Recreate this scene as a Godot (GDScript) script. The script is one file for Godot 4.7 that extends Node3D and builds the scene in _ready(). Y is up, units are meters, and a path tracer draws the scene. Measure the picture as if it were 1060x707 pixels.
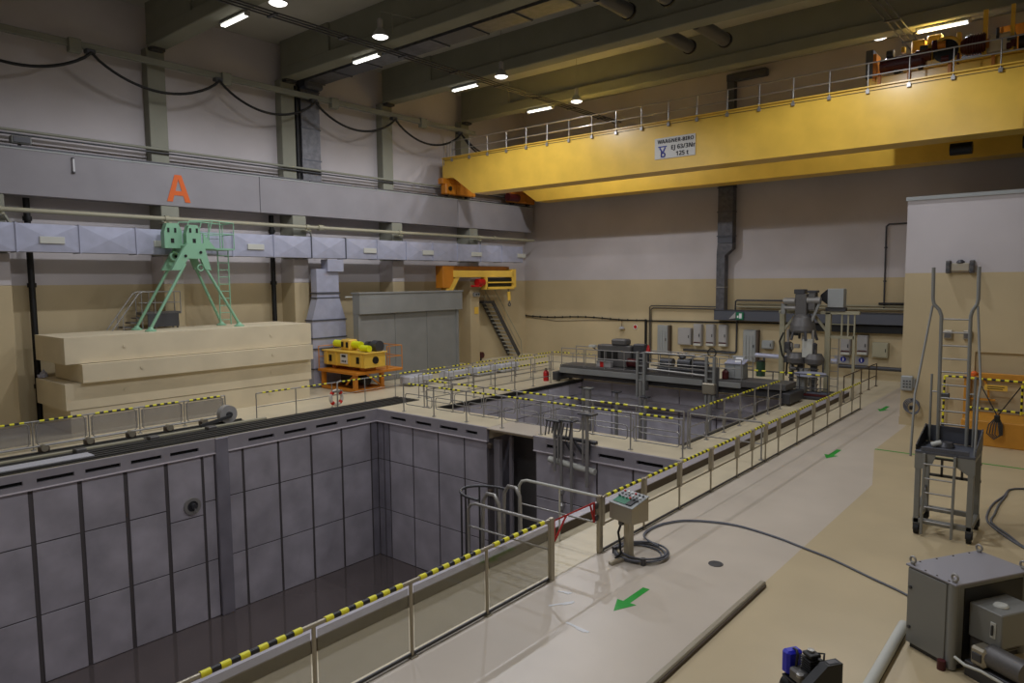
extends Node3D

# ---------------------------------------------------------------- mesh builder
class MB:
	var v := PackedVector3Array()
	var n := PackedVector3Array()
	var c := PackedColorArray()
	var col := Color.WHITE
	var starts := PackedInt32Array()   # first vertex of each solid
	func tri(a: Vector3, b: Vector3, d: Vector3, o: Vector3) -> void:
		var m := (b - a).cross(d - a)
		if m.length_squared() < 1e-16:
			return
		m = m.normalized()
		if m.dot((a + b + d) / 3.0 - o) < 0.0:
			var t := b
			b = d
			d = t
			m = -m
		v.append(a); v.append(d); v.append(b)
		for i in 3:
			n.append(m); c.append(col)
	func trin(a: Vector3, b: Vector3, d: Vector3, na: Vector3, nb: Vector3, nd: Vector3) -> void:
		var m := (b - a).cross(d - a)
		if m.length_squared() < 1e-16:
			return
		if m.dot(na + nb + nd) < 0.0:
			v.append(a); v.append(b); v.append(d); n.append(na); n.append(nb); n.append(nd)
		else:
			v.append(a); v.append(d); v.append(b); n.append(na); n.append(nd); n.append(nb)
		for i in 3:
			c.append(col)
	func quad(a: Vector3, b: Vector3, d: Vector3, e: Vector3, o: Vector3) -> void:
		tri(a, b, d, o); tri(a, d, e, o)
	# chamfered box
	func box(cen: Vector3, size: Vector3, bev := 0.0, B := Basis()) -> MB:
		starts.append(v.size())
		var h := size * 0.5
		bev = minf(bev, minf(h.x, minf(h.y, h.z)) * 0.45)
		if bev <= 0.0:
			for a in 3:
				for s in [-1.0, 1.0]:
					var p := []
					for q in [[-1, -1], [1, -1], [1, 1], [-1, 1]]:
						var w := Vector3.ZERO
						w[a] = s * h[a]
						w[(a + 1) % 3] = q[0] * h[(a + 1) % 3]
						w[(a + 2) % 3] = q[1] * h[(a + 2) % 3]
						p.append(cen + B * w)
					quad(p[0], p[1], p[2], p[3], cen)
			return self
		var P := func(sx: int, sy: int, sz: int, a: int) -> Vector3:
			var w := Vector3(sx * (h.x - bev), sy * (h.y - bev), sz * (h.z - bev))
			w[a] += [sx, sy, sz][a] * bev
			return cen + B * w
		for a in 3:
			for s in [-1, 1]:
				var p := []
				for q in [[-1, -1], [1, -1], [1, 1], [-1, 1]]:
					var g := [0, 0, 0]
					g[a] = s; g[(a + 1) % 3] = q[0]; g[(a + 2) % 3] = q[1]
					p.append(P.call(g[0], g[1], g[2], a))
				quad(p[0], p[1], p[2], p[3], cen)
		for a in 3:
			var b2 := (a + 1) % 3
			var c2 := (a + 2) % 3
			for s in [-1, 1]:
				for t in [-1, 1]:
					var g := [0, 0, 0]
					g[b2] = s; g[c2] = t; g[a] = -1
					var p1: Vector3 = P.call(g[0], g[1], g[2], b2)
					var p2: Vector3 = P.call(g[0], g[1], g[2], c2)
					g[a] = 1
					var p3: Vector3 = P.call(g[0], g[1], g[2], c2)
					var p4: Vector3 = P.call(g[0], g[1], g[2], b2)
					quad(p1, p2, p3, p4, cen)
		for sx in [-1, 1]:
			for sy in [-1, 1]:
				for sz in [-1, 1]:
					tri(P.call(sx, sy, sz, 0), P.call(sx, sy, sz, 1), P.call(sx, sy, sz, 2), cen)
		return self
	# box between two corners
	func bb(x0: float, x1: float, y0: float, y1: float, z0: float, z1: float, bev := 0.0) -> MB:
		return box(Vector3(x0 + x1, y0 + y1, z0 + z1) * 0.5, Vector3(absf(x1 - x0), absf(y1 - y0), absf(z1 - z0)), bev)
	# rectangular bar from a to b, width w, height h
	func bar(a: Vector3, b: Vector3, w: float, h: float, bev := 0.0, up := Vector3.UP) -> MB:
		var d := (b - a).normalized()
		if absf(d.dot(up)) > 0.98:
			up = Vector3.BACK
		var x := up.cross(d).normalized()
		var y := d.cross(x)
		return box((a + b) * 0.5, Vector3(w, h, a.distance_to(b)), bev, Basis(x, y, d))
	func tube(pts: Array, r: float, ns := 8, closed := false) -> MB:
		starts.append(v.size())
		var k := pts.size()
		var rings := []
		var nr := []
		var last := Vector3.ZERO
		for i in k:
			var d: Vector3
			if closed:
				d = (pts[(i + 1) % k] - pts[(i + k - 1) % k])
			elif i == 0:
				d = pts[1] - pts[0]
			elif i == k - 1:
				d = pts[k - 1] - pts[k - 2]
			else:
				d = (pts[i + 1] - pts[i]).normalized() + (pts[i] - pts[i - 1]).normalized()
			d = d.normalized()
			if last == Vector3.ZERO:
				last = d.cross(Vector3.UP if absf(d.y) < 0.9 else Vector3.RIGHT).normalized()
			else:
				last = (last - d * last.dot(d)).normalized()
			var y := d.cross(last)
			var ring := []
			var rn := []
			for j in ns:
				var a := TAU * j / ns
				var q := last * cos(a) + y * sin(a)
				ring.append(pts[i] + q * r); rn.append(q)
			rings.append(ring); nr.append(rn)
		for i in (k if closed else k - 1):
			var i2 := (i + 1) % k
			for j in ns:
				var j2 := (j + 1) % ns
				trin(rings[i][j], rings[i2][j], rings[i2][j2], nr[i][j], nr[i2][j], nr[i2][j2])
				trin(rings[i][j], rings[i2][j2], rings[i][j2], nr[i][j], nr[i2][j2], nr[i][j2])
		if not closed:
			for e in [0, k - 1]:
				var inner: Vector3 = pts[1] if e == 0 else pts[k - 2]
				for j in range(1, ns - 1):
					tri(rings[e][0], rings[e][j], rings[e][j + 1], inner)
		return self
	func rod(a: Vector3, b: Vector3, r: float, ns := 8) -> MB:
		return tube([a, b], r, ns)
	# profile [Vector2(radius, height)] turned about the local y axis
	func lathe(cen: Vector3, prof: Array, ns := 16, B := Basis()) -> MB:
		starts.append(v.size())
		for i in prof.size() - 1:
			var p: Vector2 = prof[i]
			var q: Vector2 = prof[i + 1]
			var t := q - p
			var nn := Vector2(t.y, -t.x).normalized()
			for j in ns:
				var a := TAU * j / ns
				var b := TAU * (j + 1) / ns
				var ca := Vector3(cos(a), 0, sin(a))
				var cb := Vector3(cos(b), 0, sin(b))
				var A := cen + B * (ca * p.x + Vector3.UP * p.y)
				var Bq := cen + B * (cb * p.x + Vector3.UP * p.y)
				var C := cen + B * (cb * q.x + Vector3.UP * q.y)
				var D := cen + B * (ca * q.x + Vector3.UP * q.y)
				var na := B * (ca * nn.x + Vector3.UP * nn.y)
				var nb := B * (cb * nn.x + Vector3.UP * nn.y)
				trin(A, Bq, C, na, nb, nb); trin(A, C, D, na, nb, na)
		return self
	# cylinder from a to b with flat caps
	func cyl(a: Vector3, b: Vector3, r: float, ns := 16) -> MB:
		return tube([a, b], r, ns)
	# polygon in the local xy plane, pushed out along local z by depth (centred)
	func prism(poly: PackedVector2Array, T: Transform3D, depth: float) -> MB:
		starts.append(v.size())
		var idx := Geometry2D.triangulate_polygon(poly)
		var z := depth * 0.5
		var f := T.basis.z.normalized()
		for i in range(0, idx.size(), 3):
			var a := poly[idx[i]]
			var b := poly[idx[i + 1]]
			var d := poly[idx[i + 2]]
			for s in [-1.0, 1.0]:
				trin(T * Vector3(a.x, a.y, z * s), T * Vector3(b.x, b.y, z * s), T * Vector3(d.x, d.y, z * s), f * s, f * s, f * s)
		var area := 0.0
		for i in poly.size():
			area += poly[i].cross(poly[(i + 1) % poly.size()])
		for i in poly.size():
			var a := poly[i]
			var b := poly[(i + 1) % poly.size()]
			var t := (b - a).normalized()
			var o := Vector2(t.y, -t.x) * signf(area)
			var nn := (T.basis * Vector3(o.x, o.y, 0)).normalized()
			var A := T * Vector3(a.x, a.y, -z)
			var Bq := T * Vector3(b.x, b.y, -z)
			var C := T * Vector3(b.x, b.y, z)
			var D := T * Vector3(a.x, a.y, z)
			trin(A, Bq, C, nn, nn, nn); trin(A, C, D, nn, nn, nn)
		return self
	func torus(cen: Vector3, R: float, r: float, B := Basis(), ns := 20, nt := 8, a0 := 0.0, a1 := TAU) -> MB:
		var pts := []
		var full := absf(a1 - a0 - TAU) < 1e-3
		for i in (ns if full else ns + 1):
			var a := a0 + (a1 - a0) * i / ns
			pts.append(cen + B * Vector3(cos(a) * R, 0, sin(a) * R))
		return tube(pts, r, nt, full)
	func mesh() -> ArrayMesh:
		var arr := []
		arr.resize(Mesh.ARRAY_MAX)
		arr[Mesh.ARRAY_VERTEX] = v
		arr[Mesh.ARRAY_NORMAL] = n
		arr[Mesh.ARRAY_COLOR] = c
		var m := ArrayMesh.new()
		m.add_surface_from_arrays(Mesh.PRIMITIVE_TRIANGLES, arr)
		return m

# ---------------------------------------------------------------- naming
var used := {}
func numbered(base: String, par: Node) -> String:
	var key := str(par.get_instance_id()) + "/" + base
	var k: int = used.get(key, 0)
	used[key] = k + 1
	return base if k == 0 else "%s_%03d" % [base, k]

func tag(o: Node, label: String, category: String, group := "") -> Node:
	o.set_meta("label", label)
	o.set_meta("category", category)
	if group != "":
		o.set_meta("group", group)
	return o

func thing(called: String, label: String, category: String, group := "", at := Vector3.ZERO) -> Node3D:
	var o := Node3D.new()
	o.name = numbered(called, self)
	add_child(o, true)
	o.position = at
	tag(o, label, category, group)
	return o

# one named mesh under par
func put(called: String, b: MB, m: Material, par: Node = null) -> MeshInstance3D:
	if par == null:
		par = self
	elif b.starts.size() > 1 and b.starts.size() < 5:
		# solids that do not touch become parts of their own
		var boxes := []
		for i in b.starts.size():
			var e: int = b.starts[i + 1] if i + 1 < b.starts.size() else b.v.size()
			var bx := AABB(b.v[b.starts[i]], Vector3.ZERO)
			for k in range(b.starts[i], e):
				bx = bx.expand(b.v[k])
			boxes.append(bx.grow(.004))
		var apart := true
		for i in boxes.size():
			for k in i:
				if boxes[i].intersects(boxes[k]):
					apart = false
		if apart:
			var first: MeshInstance3D = null
			for i in b.starts.size():
				var e: int = b.starts[i + 1] if i + 1 < b.starts.size() else b.v.size()
				var q := MB.new()
				q.v = b.v.slice(b.starts[i], e); q.n = b.n.slice(b.starts[i], e); q.c = b.c.slice(b.starts[i], e)
				var w := put(called, q, m, par)
				if first == null:
					first = w
			return first
	var o := MeshInstance3D.new()
	o.mesh = b.mesh()
	o.material_override = m
	o.name = numbered(called, par)
	par.add_child(o, true)
	return o

func shared(called: String, mesh: Mesh, m: Material, par: Node, at := Vector3.ZERO) -> MeshInstance3D:
	var o := MeshInstance3D.new()
	o.mesh = mesh
	o.material_override = m
	o.name = numbered(called, par)
	par.add_child(o, true)
	o.position = at
	return o

func struct(called: String, b: MB, m: Material, par: Node = null) -> MeshInstance3D:
	var o := put(called, b, m, par)
	if par == null:
		o.set_meta("kind", "structure")
	return o

func copy(o: Node3D, at: Vector3, label: String, group := "") -> Node3D:
	var r: Node3D = o.duplicate()
	var base: String = str(o.name)
	var k := base.rfind("_")
	if k > 0 and base.substr(k + 1).is_valid_int():
		base = base.substr(0, k)
	r.name = numbered(base, self)
	add_child(r, true)
	r.position = at
	r.set_meta("label", label)
	if group != "":
		r.set_meta("group", group)
	return r

func text(called: String, s: String, size: float, depth: float, m: Material, par: Node, at: Vector3, B := Basis(), bold := true) -> MeshInstance3D:
	var t := TextMesh.new()
	t.text = s
	var f := SystemFont.new()
	f.font_names = PackedStringArray(["Droid Sans"])
	f.font_weight = 700 if bold else 400
	t.font = f
	t.font_size = 64
	t.pixel_size = size / 46.0
	t.depth = depth
	t.curve_step = 2.0
	var o := MeshInstance3D.new()
	o.mesh = t
	o.material_override = m
	o.name = numbered(called, par)
	par.add_child(o, true)
	o.transform = Transform3D(B, at)
	return o

# ---------------------------------------------------------------- materials
var M := {}
var tex := {}
func noise_tex(key: String, seed_: int, freq: float, lo: float, hi: float, oct := 4, size := 256) -> ImageTexture:
	if tex.has(key):
		return tex[key]
	var f := FastNoiseLite.new()
	f.seed = seed_
	f.noise_type = FastNoiseLite.TYPE_SIMPLEX_SMOOTH
	f.frequency = freq
	f.fractal_octaves = oct
	var im := f.get_seamless_image(size, size)
	im.convert(Image.FORMAT_RGB8)
	for y in size:
		for x in size:
			var g: float = lerpf(lo, hi, im.get_pixel(x, y).r)
			im.set_pixel(x, y, Color(g, g, g))
	im.generate_mipmaps()
	tex[key] = ImageTexture.create_from_image(im)
	return tex[key]

func mat(key: String, r: float, g: float, b: float, rough: float, metal := 0.0, mott := "", scale := 0.3) -> StandardMaterial3D:
	var m := StandardMaterial3D.new()
	m.albedo_color = Color(r, g, b)
	m.roughness = rough
	m.metallic = metal
	if mott != "":
		m.albedo_texture = tex[mott]
		m.uv1_triplanar = true
		m.uv1_world_triplanar = true
		m.uv1_scale = Vector3(scale, scale, scale)
	M[key] = m
	return m

const ZF := -37.4      # far wall
const XL := -30.2      # left wall
const XFENCE := -6.83
var rng := RandomNumberGenerator.new()

func _ready() -> void:
	rng.seed = 7
	# ---- camera
	var cam := Camera3D.new()
	cam.name = "camera"
	cam.fov = rad_to_deg(2.0 * atan(353.5 / 726.7))
	cam.near = 0.05
	cam.far = 200.0
	add_child(cam)
	cam.position = Vector3(0, 5, 0)
	cam.rotation_order = EULER_ORDER_YXZ
	cam.rotation = Vector3(-0.0868556, 0.6984741, -0.00908)
	cam.current = true
	# ---- environment
	var we := WorldEnvironment.new()
	we.name = "environment"
	var env := Environment.new()
	env.background_mode = Environment.BG_COLOR
	env.background_color = Color(0.02, 0.02, 0.022)
	env.tonemap_mode = Environment.TONE_MAPPER_LINEAR
	env.tonemap_exposure = EXPO
	env.sdfgi_enabled = true
	env.ssao_enabled = true
	env.ssil_enabled = true
	we.environment = env
	add_child(we)
	make_materials()
	build_lamps()
	build_shell()
	build_pools()
	build_runway()
	build_crane()
	build_ducts()
	build_fences()
	build_left()
	build_bridge()
	build_far_wall()
	build_right()
	build_front()
	build_small()

const EXPO := 1.0
const E_HID := 29.5
const E_FL := 11.0

func make_materials() -> void:
	noise_tex("soft", 3, 0.012, 0.93, 1.0, 4)
	noise_tex("blotch", 11, 0.018, 0.80, 1.0, 5)
	noise_tex("fine", 5, 0.08, 0.86, 1.0, 3)
	noise_tex("streak", 9, 0.03, 0.75, 1.0, 4)
	mat("wall_white", .78, .755, .755, .75, 0, "soft", .08)
	mat("wall_cream", .77, .70, .55, .65, 0, "soft", .08)
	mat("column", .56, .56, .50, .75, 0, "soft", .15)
	mat("beam", .52, .52, .46, .8, 0, "soft", .12)
	mat("ceiling", .70, .69, .65, .85, 0, "soft", .1)
	mat("floor", .775, .705, .56, .4, 0, "soft", .12)
	mat("floor_light", .80, .755, .69, .36, 0, "soft", .12)
	mat("deck", .84, .79, .67, .4, 0, "soft", .2)
	mat("liner_brightened", .93, .91, .94, .42, .05, "blotch", .12)  # same liner, colour lightened to offset shade from the service bridge
	mat("liner", .77, .75, .78, .42, .15, "blotch", .12)
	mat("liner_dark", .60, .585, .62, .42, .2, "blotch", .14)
	mat("liner_joint", .36, .34, .34, .5, .2)
	mat("liner_band", .68, .66, .68, .45, .3, "soft", .3)
	mat("slot", .05, .05, .05, .8)
	mat("water", .46, .42, .41, .05, .55)
	mat("runway", .57, .555, .565, .7, 0, "soft", .15)
	mat("yellow", .92, .75, .30, .3, 0, "soft", .2)
	mat("galv_old", .44, .44, .46, .4, .35, "streak", .4)
	mat("liner_edge", .88, .85, .86, .4, .1)
	mat("barrier", .80, .555, .17, .5, 0, "soft", .4)
	mat("cab_pale", .62, .61, .60, .5)
	mat("orange", .80, .50, .12, .45, 0, "soft", .4)
	mat("letter_orange", .84, .38, .10, .6)
	mat("galv", .69, .70, .77, .42, .2, "soft", .5)
	mat("galv_dark", .34, .35, .38, .5, .4)
	mat("label_plate", .74, .74, .70, .6)
	mat("pipe_cream", .62, .60, .50, .45)
	mat("steel", .60, .59, .57, .36, .4)
	mat("steel_warm", .66, .63, .56, .38, .6)
	mat("steel_dark", .30, .30, .31, .45, .5)
	mat("machine_grey", .42, .41, .40, .5, .4, "fine", .8)
	mat("black", .03, .03, .032, .5)
	mat("rubber", .05, .05, .05, .7)
	mat("cable_black", .025, .025, .025, .55)
	mat("cable_grey", .36, .37, .40, .5)
	mat("rail_deck", .30, .29, .26, .6, .2, "fine", .6)
	mat("rail_strip", .20, .195, .18, .5, .3)
	mat("white_plate", .80, .80, .82, .5, 0, "fine", 1.0)
	mat("concrete_cream", .86, .805, .68, .6, 0, "soft", .15)
	mat("green", .52, .70, .57, .45)
	mat("arrow_green", .08, .60, .18, .5)
	mat("gate_grey", .54, .54, .52, .6, 0, "soft", .2)
	mat("cab_grey", .60, .61, .60, .5, .1)
	mat("box_grey", .50, .50, .48, .45, .15)
	mat("box_top", .55, .54, .56, .45, .15)
	mat("red", .70, .06, .05, .45)
	mat("maroon", .28, .06, .08, .45)
	mat("neon_yellow", .86, .88, .05, .45)
	mat("blue", .09, .12, .72, .4)
	mat("sign_blue", .08, .14, .55, .5)
	mat("dark_green", .10, .22, .14, .5)
	mat("sign_green", .02, .42, .28, .5)
	mat("white", .85, .85, .85, .5)
	mat("sign_white", .80, .79, .76, .55)
	mat("ink", .06, .06, .07, .6)
	mat("ring_white", .84, .80, .74, .6)
	mat("ring_red", .85, .16, .08, .55)
	mat("skirting", .30, .25, .20, .6)
	var hz := mat("hazard", 1, 1, 1, .45)
	hz.vertex_color_use_as_albedo = true
	var gl := mat("glass", .62, .60, .50, .06)
	gl.transparency = BaseMaterial3D.TRANSPARENCY_ALPHA
	gl.albedo_color = Color(.50, .48, .36, .38)
	var gl2 := mat("glass_grey", .62, .60, .50, .08)
	gl2.transparency = BaseMaterial3D.TRANSPARENCY_ALPHA
	gl2.albedo_color = Color(.55, .54, .54, .45)
	var hl := mat("hid_glow", 1, 1, 1, .5)
	hl.emission_enabled = true
	hl.emission = Color(1, .98, .96)
	hl.emission_energy_multiplier = 3.0
	var fl := mat("tube_glow", 1, 1, 1, .5)
	fl.emission_enabled = true
	fl.emission = Color(1, .99, .96)
	fl.emission_energy_multiplier = 3.0

# ---------------------------------------------------------------- lamps
func hid(at: Vector3, label: String, bracket := false, dim := 1.0) -> void:
	var t := thing("high_bay_lamp", label, "ceiling lamp", "round high bay lamps along the ceiling", at)
	put("reflector", MB.new().lathe(Vector3.ZERO, [Vector2(.29, .02), Vector2(.30, .02), Vector2(.27, .12), Vector2(.14, .3), Vector2(.10, .34), Vector2(.0, .34)], 24), M.cab_grey, t)
	put("ballast", MB.new().lathe(Vector3(0, .34, 0), [Vector2(.10, 0), Vector2(.10, .28), Vector2(.07, .34), Vector2(0, .34)], 14), M.cab_pale, t)
	put("lens", MB.new().lathe(Vector3(0, .02, 0), [Vector2(0, -.08), Vector2(.16, -.06), Vector2(.25, -.02), Vector2(.29, .02), Vector2(0, .02)], 24), M.hid_glow, t)
	var b := MB.new()
	if bracket:
		b.bar(Vector3(0, .68, 0), Vector3(0.0, .95, 0), .03, .03).bar(Vector3(0, .95, 0), Vector3(.4, .95, -1.56), .04, .04).bar(Vector3(.4, .95, -.2), Vector3(.42, .1, -.22), .04, .04)
	else:
		b.rod(Vector3(0, .66, 0), Vector3(0, 16.1 - at.y, 0), .012, 6)
	put("hanger", b, M.beam, t)
	lamp_light(t, Vector3(0, -.12, 0), E_HID * (.5 if bracket else 1.0) * dim)

func lamp_light(t: Node3D, at: Vector3, power: float) -> void:
	var l := SpotLight3D.new()
	l.name = "light"
	t.add_child(l)
	l.position = at
	l.rotation = Vector3(-PI / 2, 0, 0)
	l.light_energy = power
	l.light_color = Color(.955, .965, 1.0)
	l.spot_range = 80.0
	l.spot_attenuation = 2.0
	l.spot_angle = 84.0
	l.spot_angle_attenuation = 0.36
	l.light_size = .12
	l.shadow_enabled = true

func fl_lamp(at: Vector3, label: String) -> void:
	var t := thing("fluorescent_lamp", label, "ceiling lamp", "fluorescent tube lamps under the roof beams", at)
	put("housing", MB.new().box(Vector3(0, .09, 0), Vector3(1.75, .07, .22), .01), M.cab_grey, t)
	put("lamp_tube", MB.new().cyl(Vector3(-.8, 0, .05), Vector3(.8, 0, .05), .035, 12), M.tube_glow, t)
	put("lamp_tube", MB.new().cyl(Vector3(-.8, 0, -.06), Vector3(.8, 0, -.06), .035, 12), M.tube_glow, t)
	put("end_cap", MB.new().box(Vector3(-.84, .02, 0), Vector3(.06, .12, .2), .01), M.cab_grey, t)
	put("end_cap", MB.new().box(Vector3(.84, .02, 0), Vector3(.06, .12, .2), .01), M.cab_grey, t)
	var l := AreaLight3D.new()
	l.name = "light"
	t.add_child(l)
	l.position = Vector3(0, -.06, 0)
	l.rotation = Vector3(-PI / 2, 0, 0)
	l.area_size = Vector2(1.6, .16)
	l.light_energy = E_FL
	l.light_color = Color(.98, .98, 1.0)
	l.area_range = 60.0
	l.shadow_enabled = true

func build_lamps() -> void:
	var ord := ["nearest round lamp of the left ceiling row, at the frame's top edge", "round lamp on a bracket beside the second roof beam, left ceiling row", "round lamp between the third and fourth roof beams, left ceiling row", "farthest round lamp of the left ceiling row, just above the crane handrail"]
	var hz := [-13.2, -17.4, -24.2, -30.0]
	for i in 4:
		hid(Vector3(-20.8, 13.94, hz[i]), ord[i], i == 1)
	hid(Vector3(-7.35, 14.56, -31.9), "round lamp above the crane trolley at upper right", false, .5)
	# the same two rows go on towards the near end of the hall, above and behind the viewer
	for e in [[-24.2, "round lamp hidden above the frame, just before the bridge crane on the right"], [-13.2, "round lamp above the frame, over the control console"], [-7.5, "round lamp above the frame, over the nearest floor arrow"], [-2.0, "round lamp above and behind the viewer on the right"]]:
		hid(Vector3(-6.87, 13.94, e[0]), e[1])
	for e in [[-7.0, "round lamp left of the frame over the near basin"]]:
		hid(Vector3(-20.8, 13.94, e[0]), e[1], false, .35)
	var fz := [-13.5, -19.35, -25.3, -31.2]
	var fo := ["nearest fluorescent lamp, under the first roof beam at upper left", "fluorescent lamp under the second roof beam, left of the bracketed round lamp", "fluorescent lamp under the third roof beam from the left", "fluorescent lamp under the fourth roof beam, above the crane's left half"]
	for i in 4:
		fl_lamp(Vector3(-24.05, 14.27, fz[i]), fo[i])
	fl_lamp(Vector3(-5.05, 14.27, -31.2), "fluorescent lamp above the crane trolley at upper right")

# ---------------------------------------------------------------- shell of the hall
func slab(b: MB, r: Array) -> MB:
	return b.bb(r[0], r[1], -.4, 0.0, r[2], r[3])

func poly_slab(poly: PackedVector2Array, y0: float, y1: float) -> MB:
	# poly in (x, -z)
	var T := Transform3D(Basis(Vector3.RIGHT, Vector3.FORWARD, Vector3.UP), Vector3(0, (y0 + y1) * .5, 0))
	return MB.new().prism(poly, T, y1 - y0)

func build_shell() -> void:
	# floors around the two basins
	var b := MB.new()
	for r in [[-30.5, -21.8, -37.7, 6.0], [-21.8, -8.25, 1.0, 6.0], [-21.8, -15.85, -19.2, -17.6], [-13.83, -9.45, -19.2, -17.6], [-21.8, -20.0, -29.3, -19.2], [-9.45, -8.25, -29.3, -17.6], [-21.8, -8.25, -37.7, -29.3], [-8.25, -6.83, -37.7, 6.0]]:
		slab(b, r)
	struct("floor", b, M.deck)
	struct("floor", poly_slab(PackedVector2Array([Vector2(-6.83, -6), Vector2(-4.03, -6), Vector2(-4.03, 18.3), Vector2(-4.85, 22.1), Vector2(-4.85, 37.7), Vector2(-6.83, 37.7)]), -.4, 0), M.floor_light)
	struct("floor", poly_slab(PackedVector2Array([Vector2(-4.03, -6), Vector2(1.9, -6), Vector2(1.9, 37.7), Vector2(-4.85, 37.7), Vector2(-4.85, 22.1), Vector2(-4.03, 18.3)]), -.4, 0), M.floor)
	# walls: cream up to 4.98 m, white above
	var wl := struct("wall_left", MB.new().bb(XL - .3, XL, 4.98, 16.1, ZF - .3, 6.0), M.wall_white)
	put("cream_dado", MB.new().bb(XL - .3, XL, 0, 4.98, ZF - .3, 6.0), M.wall_cream, wl)
	var wb := struct("wall_back", MB.new().bb(XL, 1.6, 4.98, 16.1, ZF - .3, ZF), M.wall_white)
	put("cream_dado", MB.new().bb(XL, 1.6, 0, 4.98, ZF - .3, ZF), M.wall_cream, wb)
	var wr := struct("wall_right", MB.new().bb(1.6, 1.9, 4.98, 16.1, ZF - .3, 6.3), M.wall_white)
	put("cream_dado", MB.new().bb(1.6, 1.9, 0, 4.98, ZF - .3, 6.3), M.wall_cream, wr)
	var wf := struct("wall_front", MB.new().bb(XL - .3, 1.6, 4.98, 16.1, 6.0, 6.3), M.wall_white)
	put("cream_dado", MB.new().bb(XL - .3, 1.6, 0, 4.98, 6.0, 6.3), M.wall_cream, wf)
	struct("ceiling", MB.new().bb(XL - .3, 1.9, 16.1, 16.4, ZF - .3, 6.3), M.ceiling)
	# roof beams with a wider bottom flange and solid ends, one on each column
	for i in 8:
		var z := -31.2 + 6.0 * i
		var bm := MB.new()
		bm.bb(-29.7, 1.6, 14.92, 16.12, z - .24, z + .24)
		bm.bb(-29.7, 1.6, 14.42, 14.92, z - .36, z + .36, .03)
		bm.bb(-29.7, -26.0, 14.44, 16.12, z - .34, z + .34, .02)
		struct("roof_beam", bm, M.beam)
		var cl := struct("wall_column", MB.new().bb(XL - .02, -29.1, 0, 4.98, z - .4, z + .4, .02), M.wall_cream)
		var cu := MB.new()
		cu.bb(XL - .02, -29.1, 4.98, 6.1, z - .4, z + .4, .02)
		put("upper_part", cu, M.wall_white, cl)
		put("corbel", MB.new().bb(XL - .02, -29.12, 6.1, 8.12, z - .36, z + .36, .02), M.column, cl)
		put("shaft", MB.new().bb(XL - .02, -29.74, 8.12, 14.42, z - .36, z + .36, .02), M.column, cl)
		put("bearing", MB.new().bb(-29.9, -29.4, 14.30, 14.43, z - .26, z + .26), M.steel_dark, cl)
	# the block of rooms at right
	var zb := -26.5
	var wb2 := struct("wall_block", MB.new().bb(-5.07, 1.6, 5.12, 7.5, ZF, zb), M.wall_white)
	var lo := MB.new().bb(-5.07, -3.0, 0, 5.12, ZF, zb).bb(-3.0, 1.6, 2.6, 5.12, ZF, zb).bb(-3.0, 1.6, 0, 2.6, ZF, zb - .12)
	put("cream_dado", lo, M.wall_cream, wb2)
	put("roof_edge", MB.new().bb(-5.12, 1.6, 7.5, 7.62, ZF, zb + .05), M.cab_grey, wb2)
	struct("baseboard_block", MB.new().bb(-5.08, -3.0, 0, .27, zb, zb + .015).bb(-5.085, -5.07, 0, .27, ZF, zb + .015), M.wall_cream)

# ---------------------------------------------------------------- basins
# panels on a wall: o = start at floor level y 0, u = direction along, nrm = towards the basin
func panel_wall(par: Node, o: Vector3, u: Vector3, nrm: Vector3, us: Array, ys: Array, m: Material, th := .03, gap := .065) -> void:
	for i in us.size() - 1:
		for j in ys.size() - 1:
			var y1: float = ys[j]
			var y0: float = ys[j + 1]
			var a: float = us[i] + gap * .5
			var b: float = us[i + 1] - gap * .5
			if b - a < .05:
				continue
			var cen := o + u * ((a + b) * .5) + Vector3.UP * ((y0 + y1) * .5) + nrm * (th * .5)
			var sz := Vector3(absf(u.x) * (b - a) + absf(nrm.x) * th, y1 - y0 - .035, absf(u.z) * (b - a) + absf(nrm.z) * th)
			put("steel_panel", MB.new().box(cen, sz, .006), m, par)

# the lip band with its overflow slots
func band(par: Node, o: Vector3, u: Vector3, nrm: Vector3, u0: float, u1: float, slots: Array, th := .07) -> void:
	var b := MB.new()
	var add := func(a: float, e: float, y0: float, y1: float) -> void:
		var cen := o + u * ((a + e) * .5) + Vector3.UP * ((y0 + y1) * .5) + nrm * (th * .5)
		b.box(cen, Vector3(absf(u.x) * (e - a) + absf(nrm.x) * th, y1 - y0, absf(u.z) * (e - a) + absf(nrm.z) * th))
	add.call(u0, u1, -.20, -.001)
	add.call(u0, u1, -.47, -.31)
	var p := u0
	for s in slots:
		if s[0] > p:
			add.call(p, s[0], -.31, -.20)
		p = s[1]
	if p < u1:
		add.call(p, u1, -.31, -.20)
	put("lip_band", b, M.liner_band, par)
	var l := MB.new()
	var c2 := o + u * ((u0 + u1) * .5) + Vector3.UP * -.475 + nrm * (th * .5 + .012)
	l.box(c2, Vector3(absf(u.x) * (u1 - u0) + absf(nrm.x) * (th + .024), .03, absf(u.z) * (u1 - u0) + absf(nrm.z) * (th + .024)))
	put("ledge", l, M.liner_edge, par)

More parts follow.
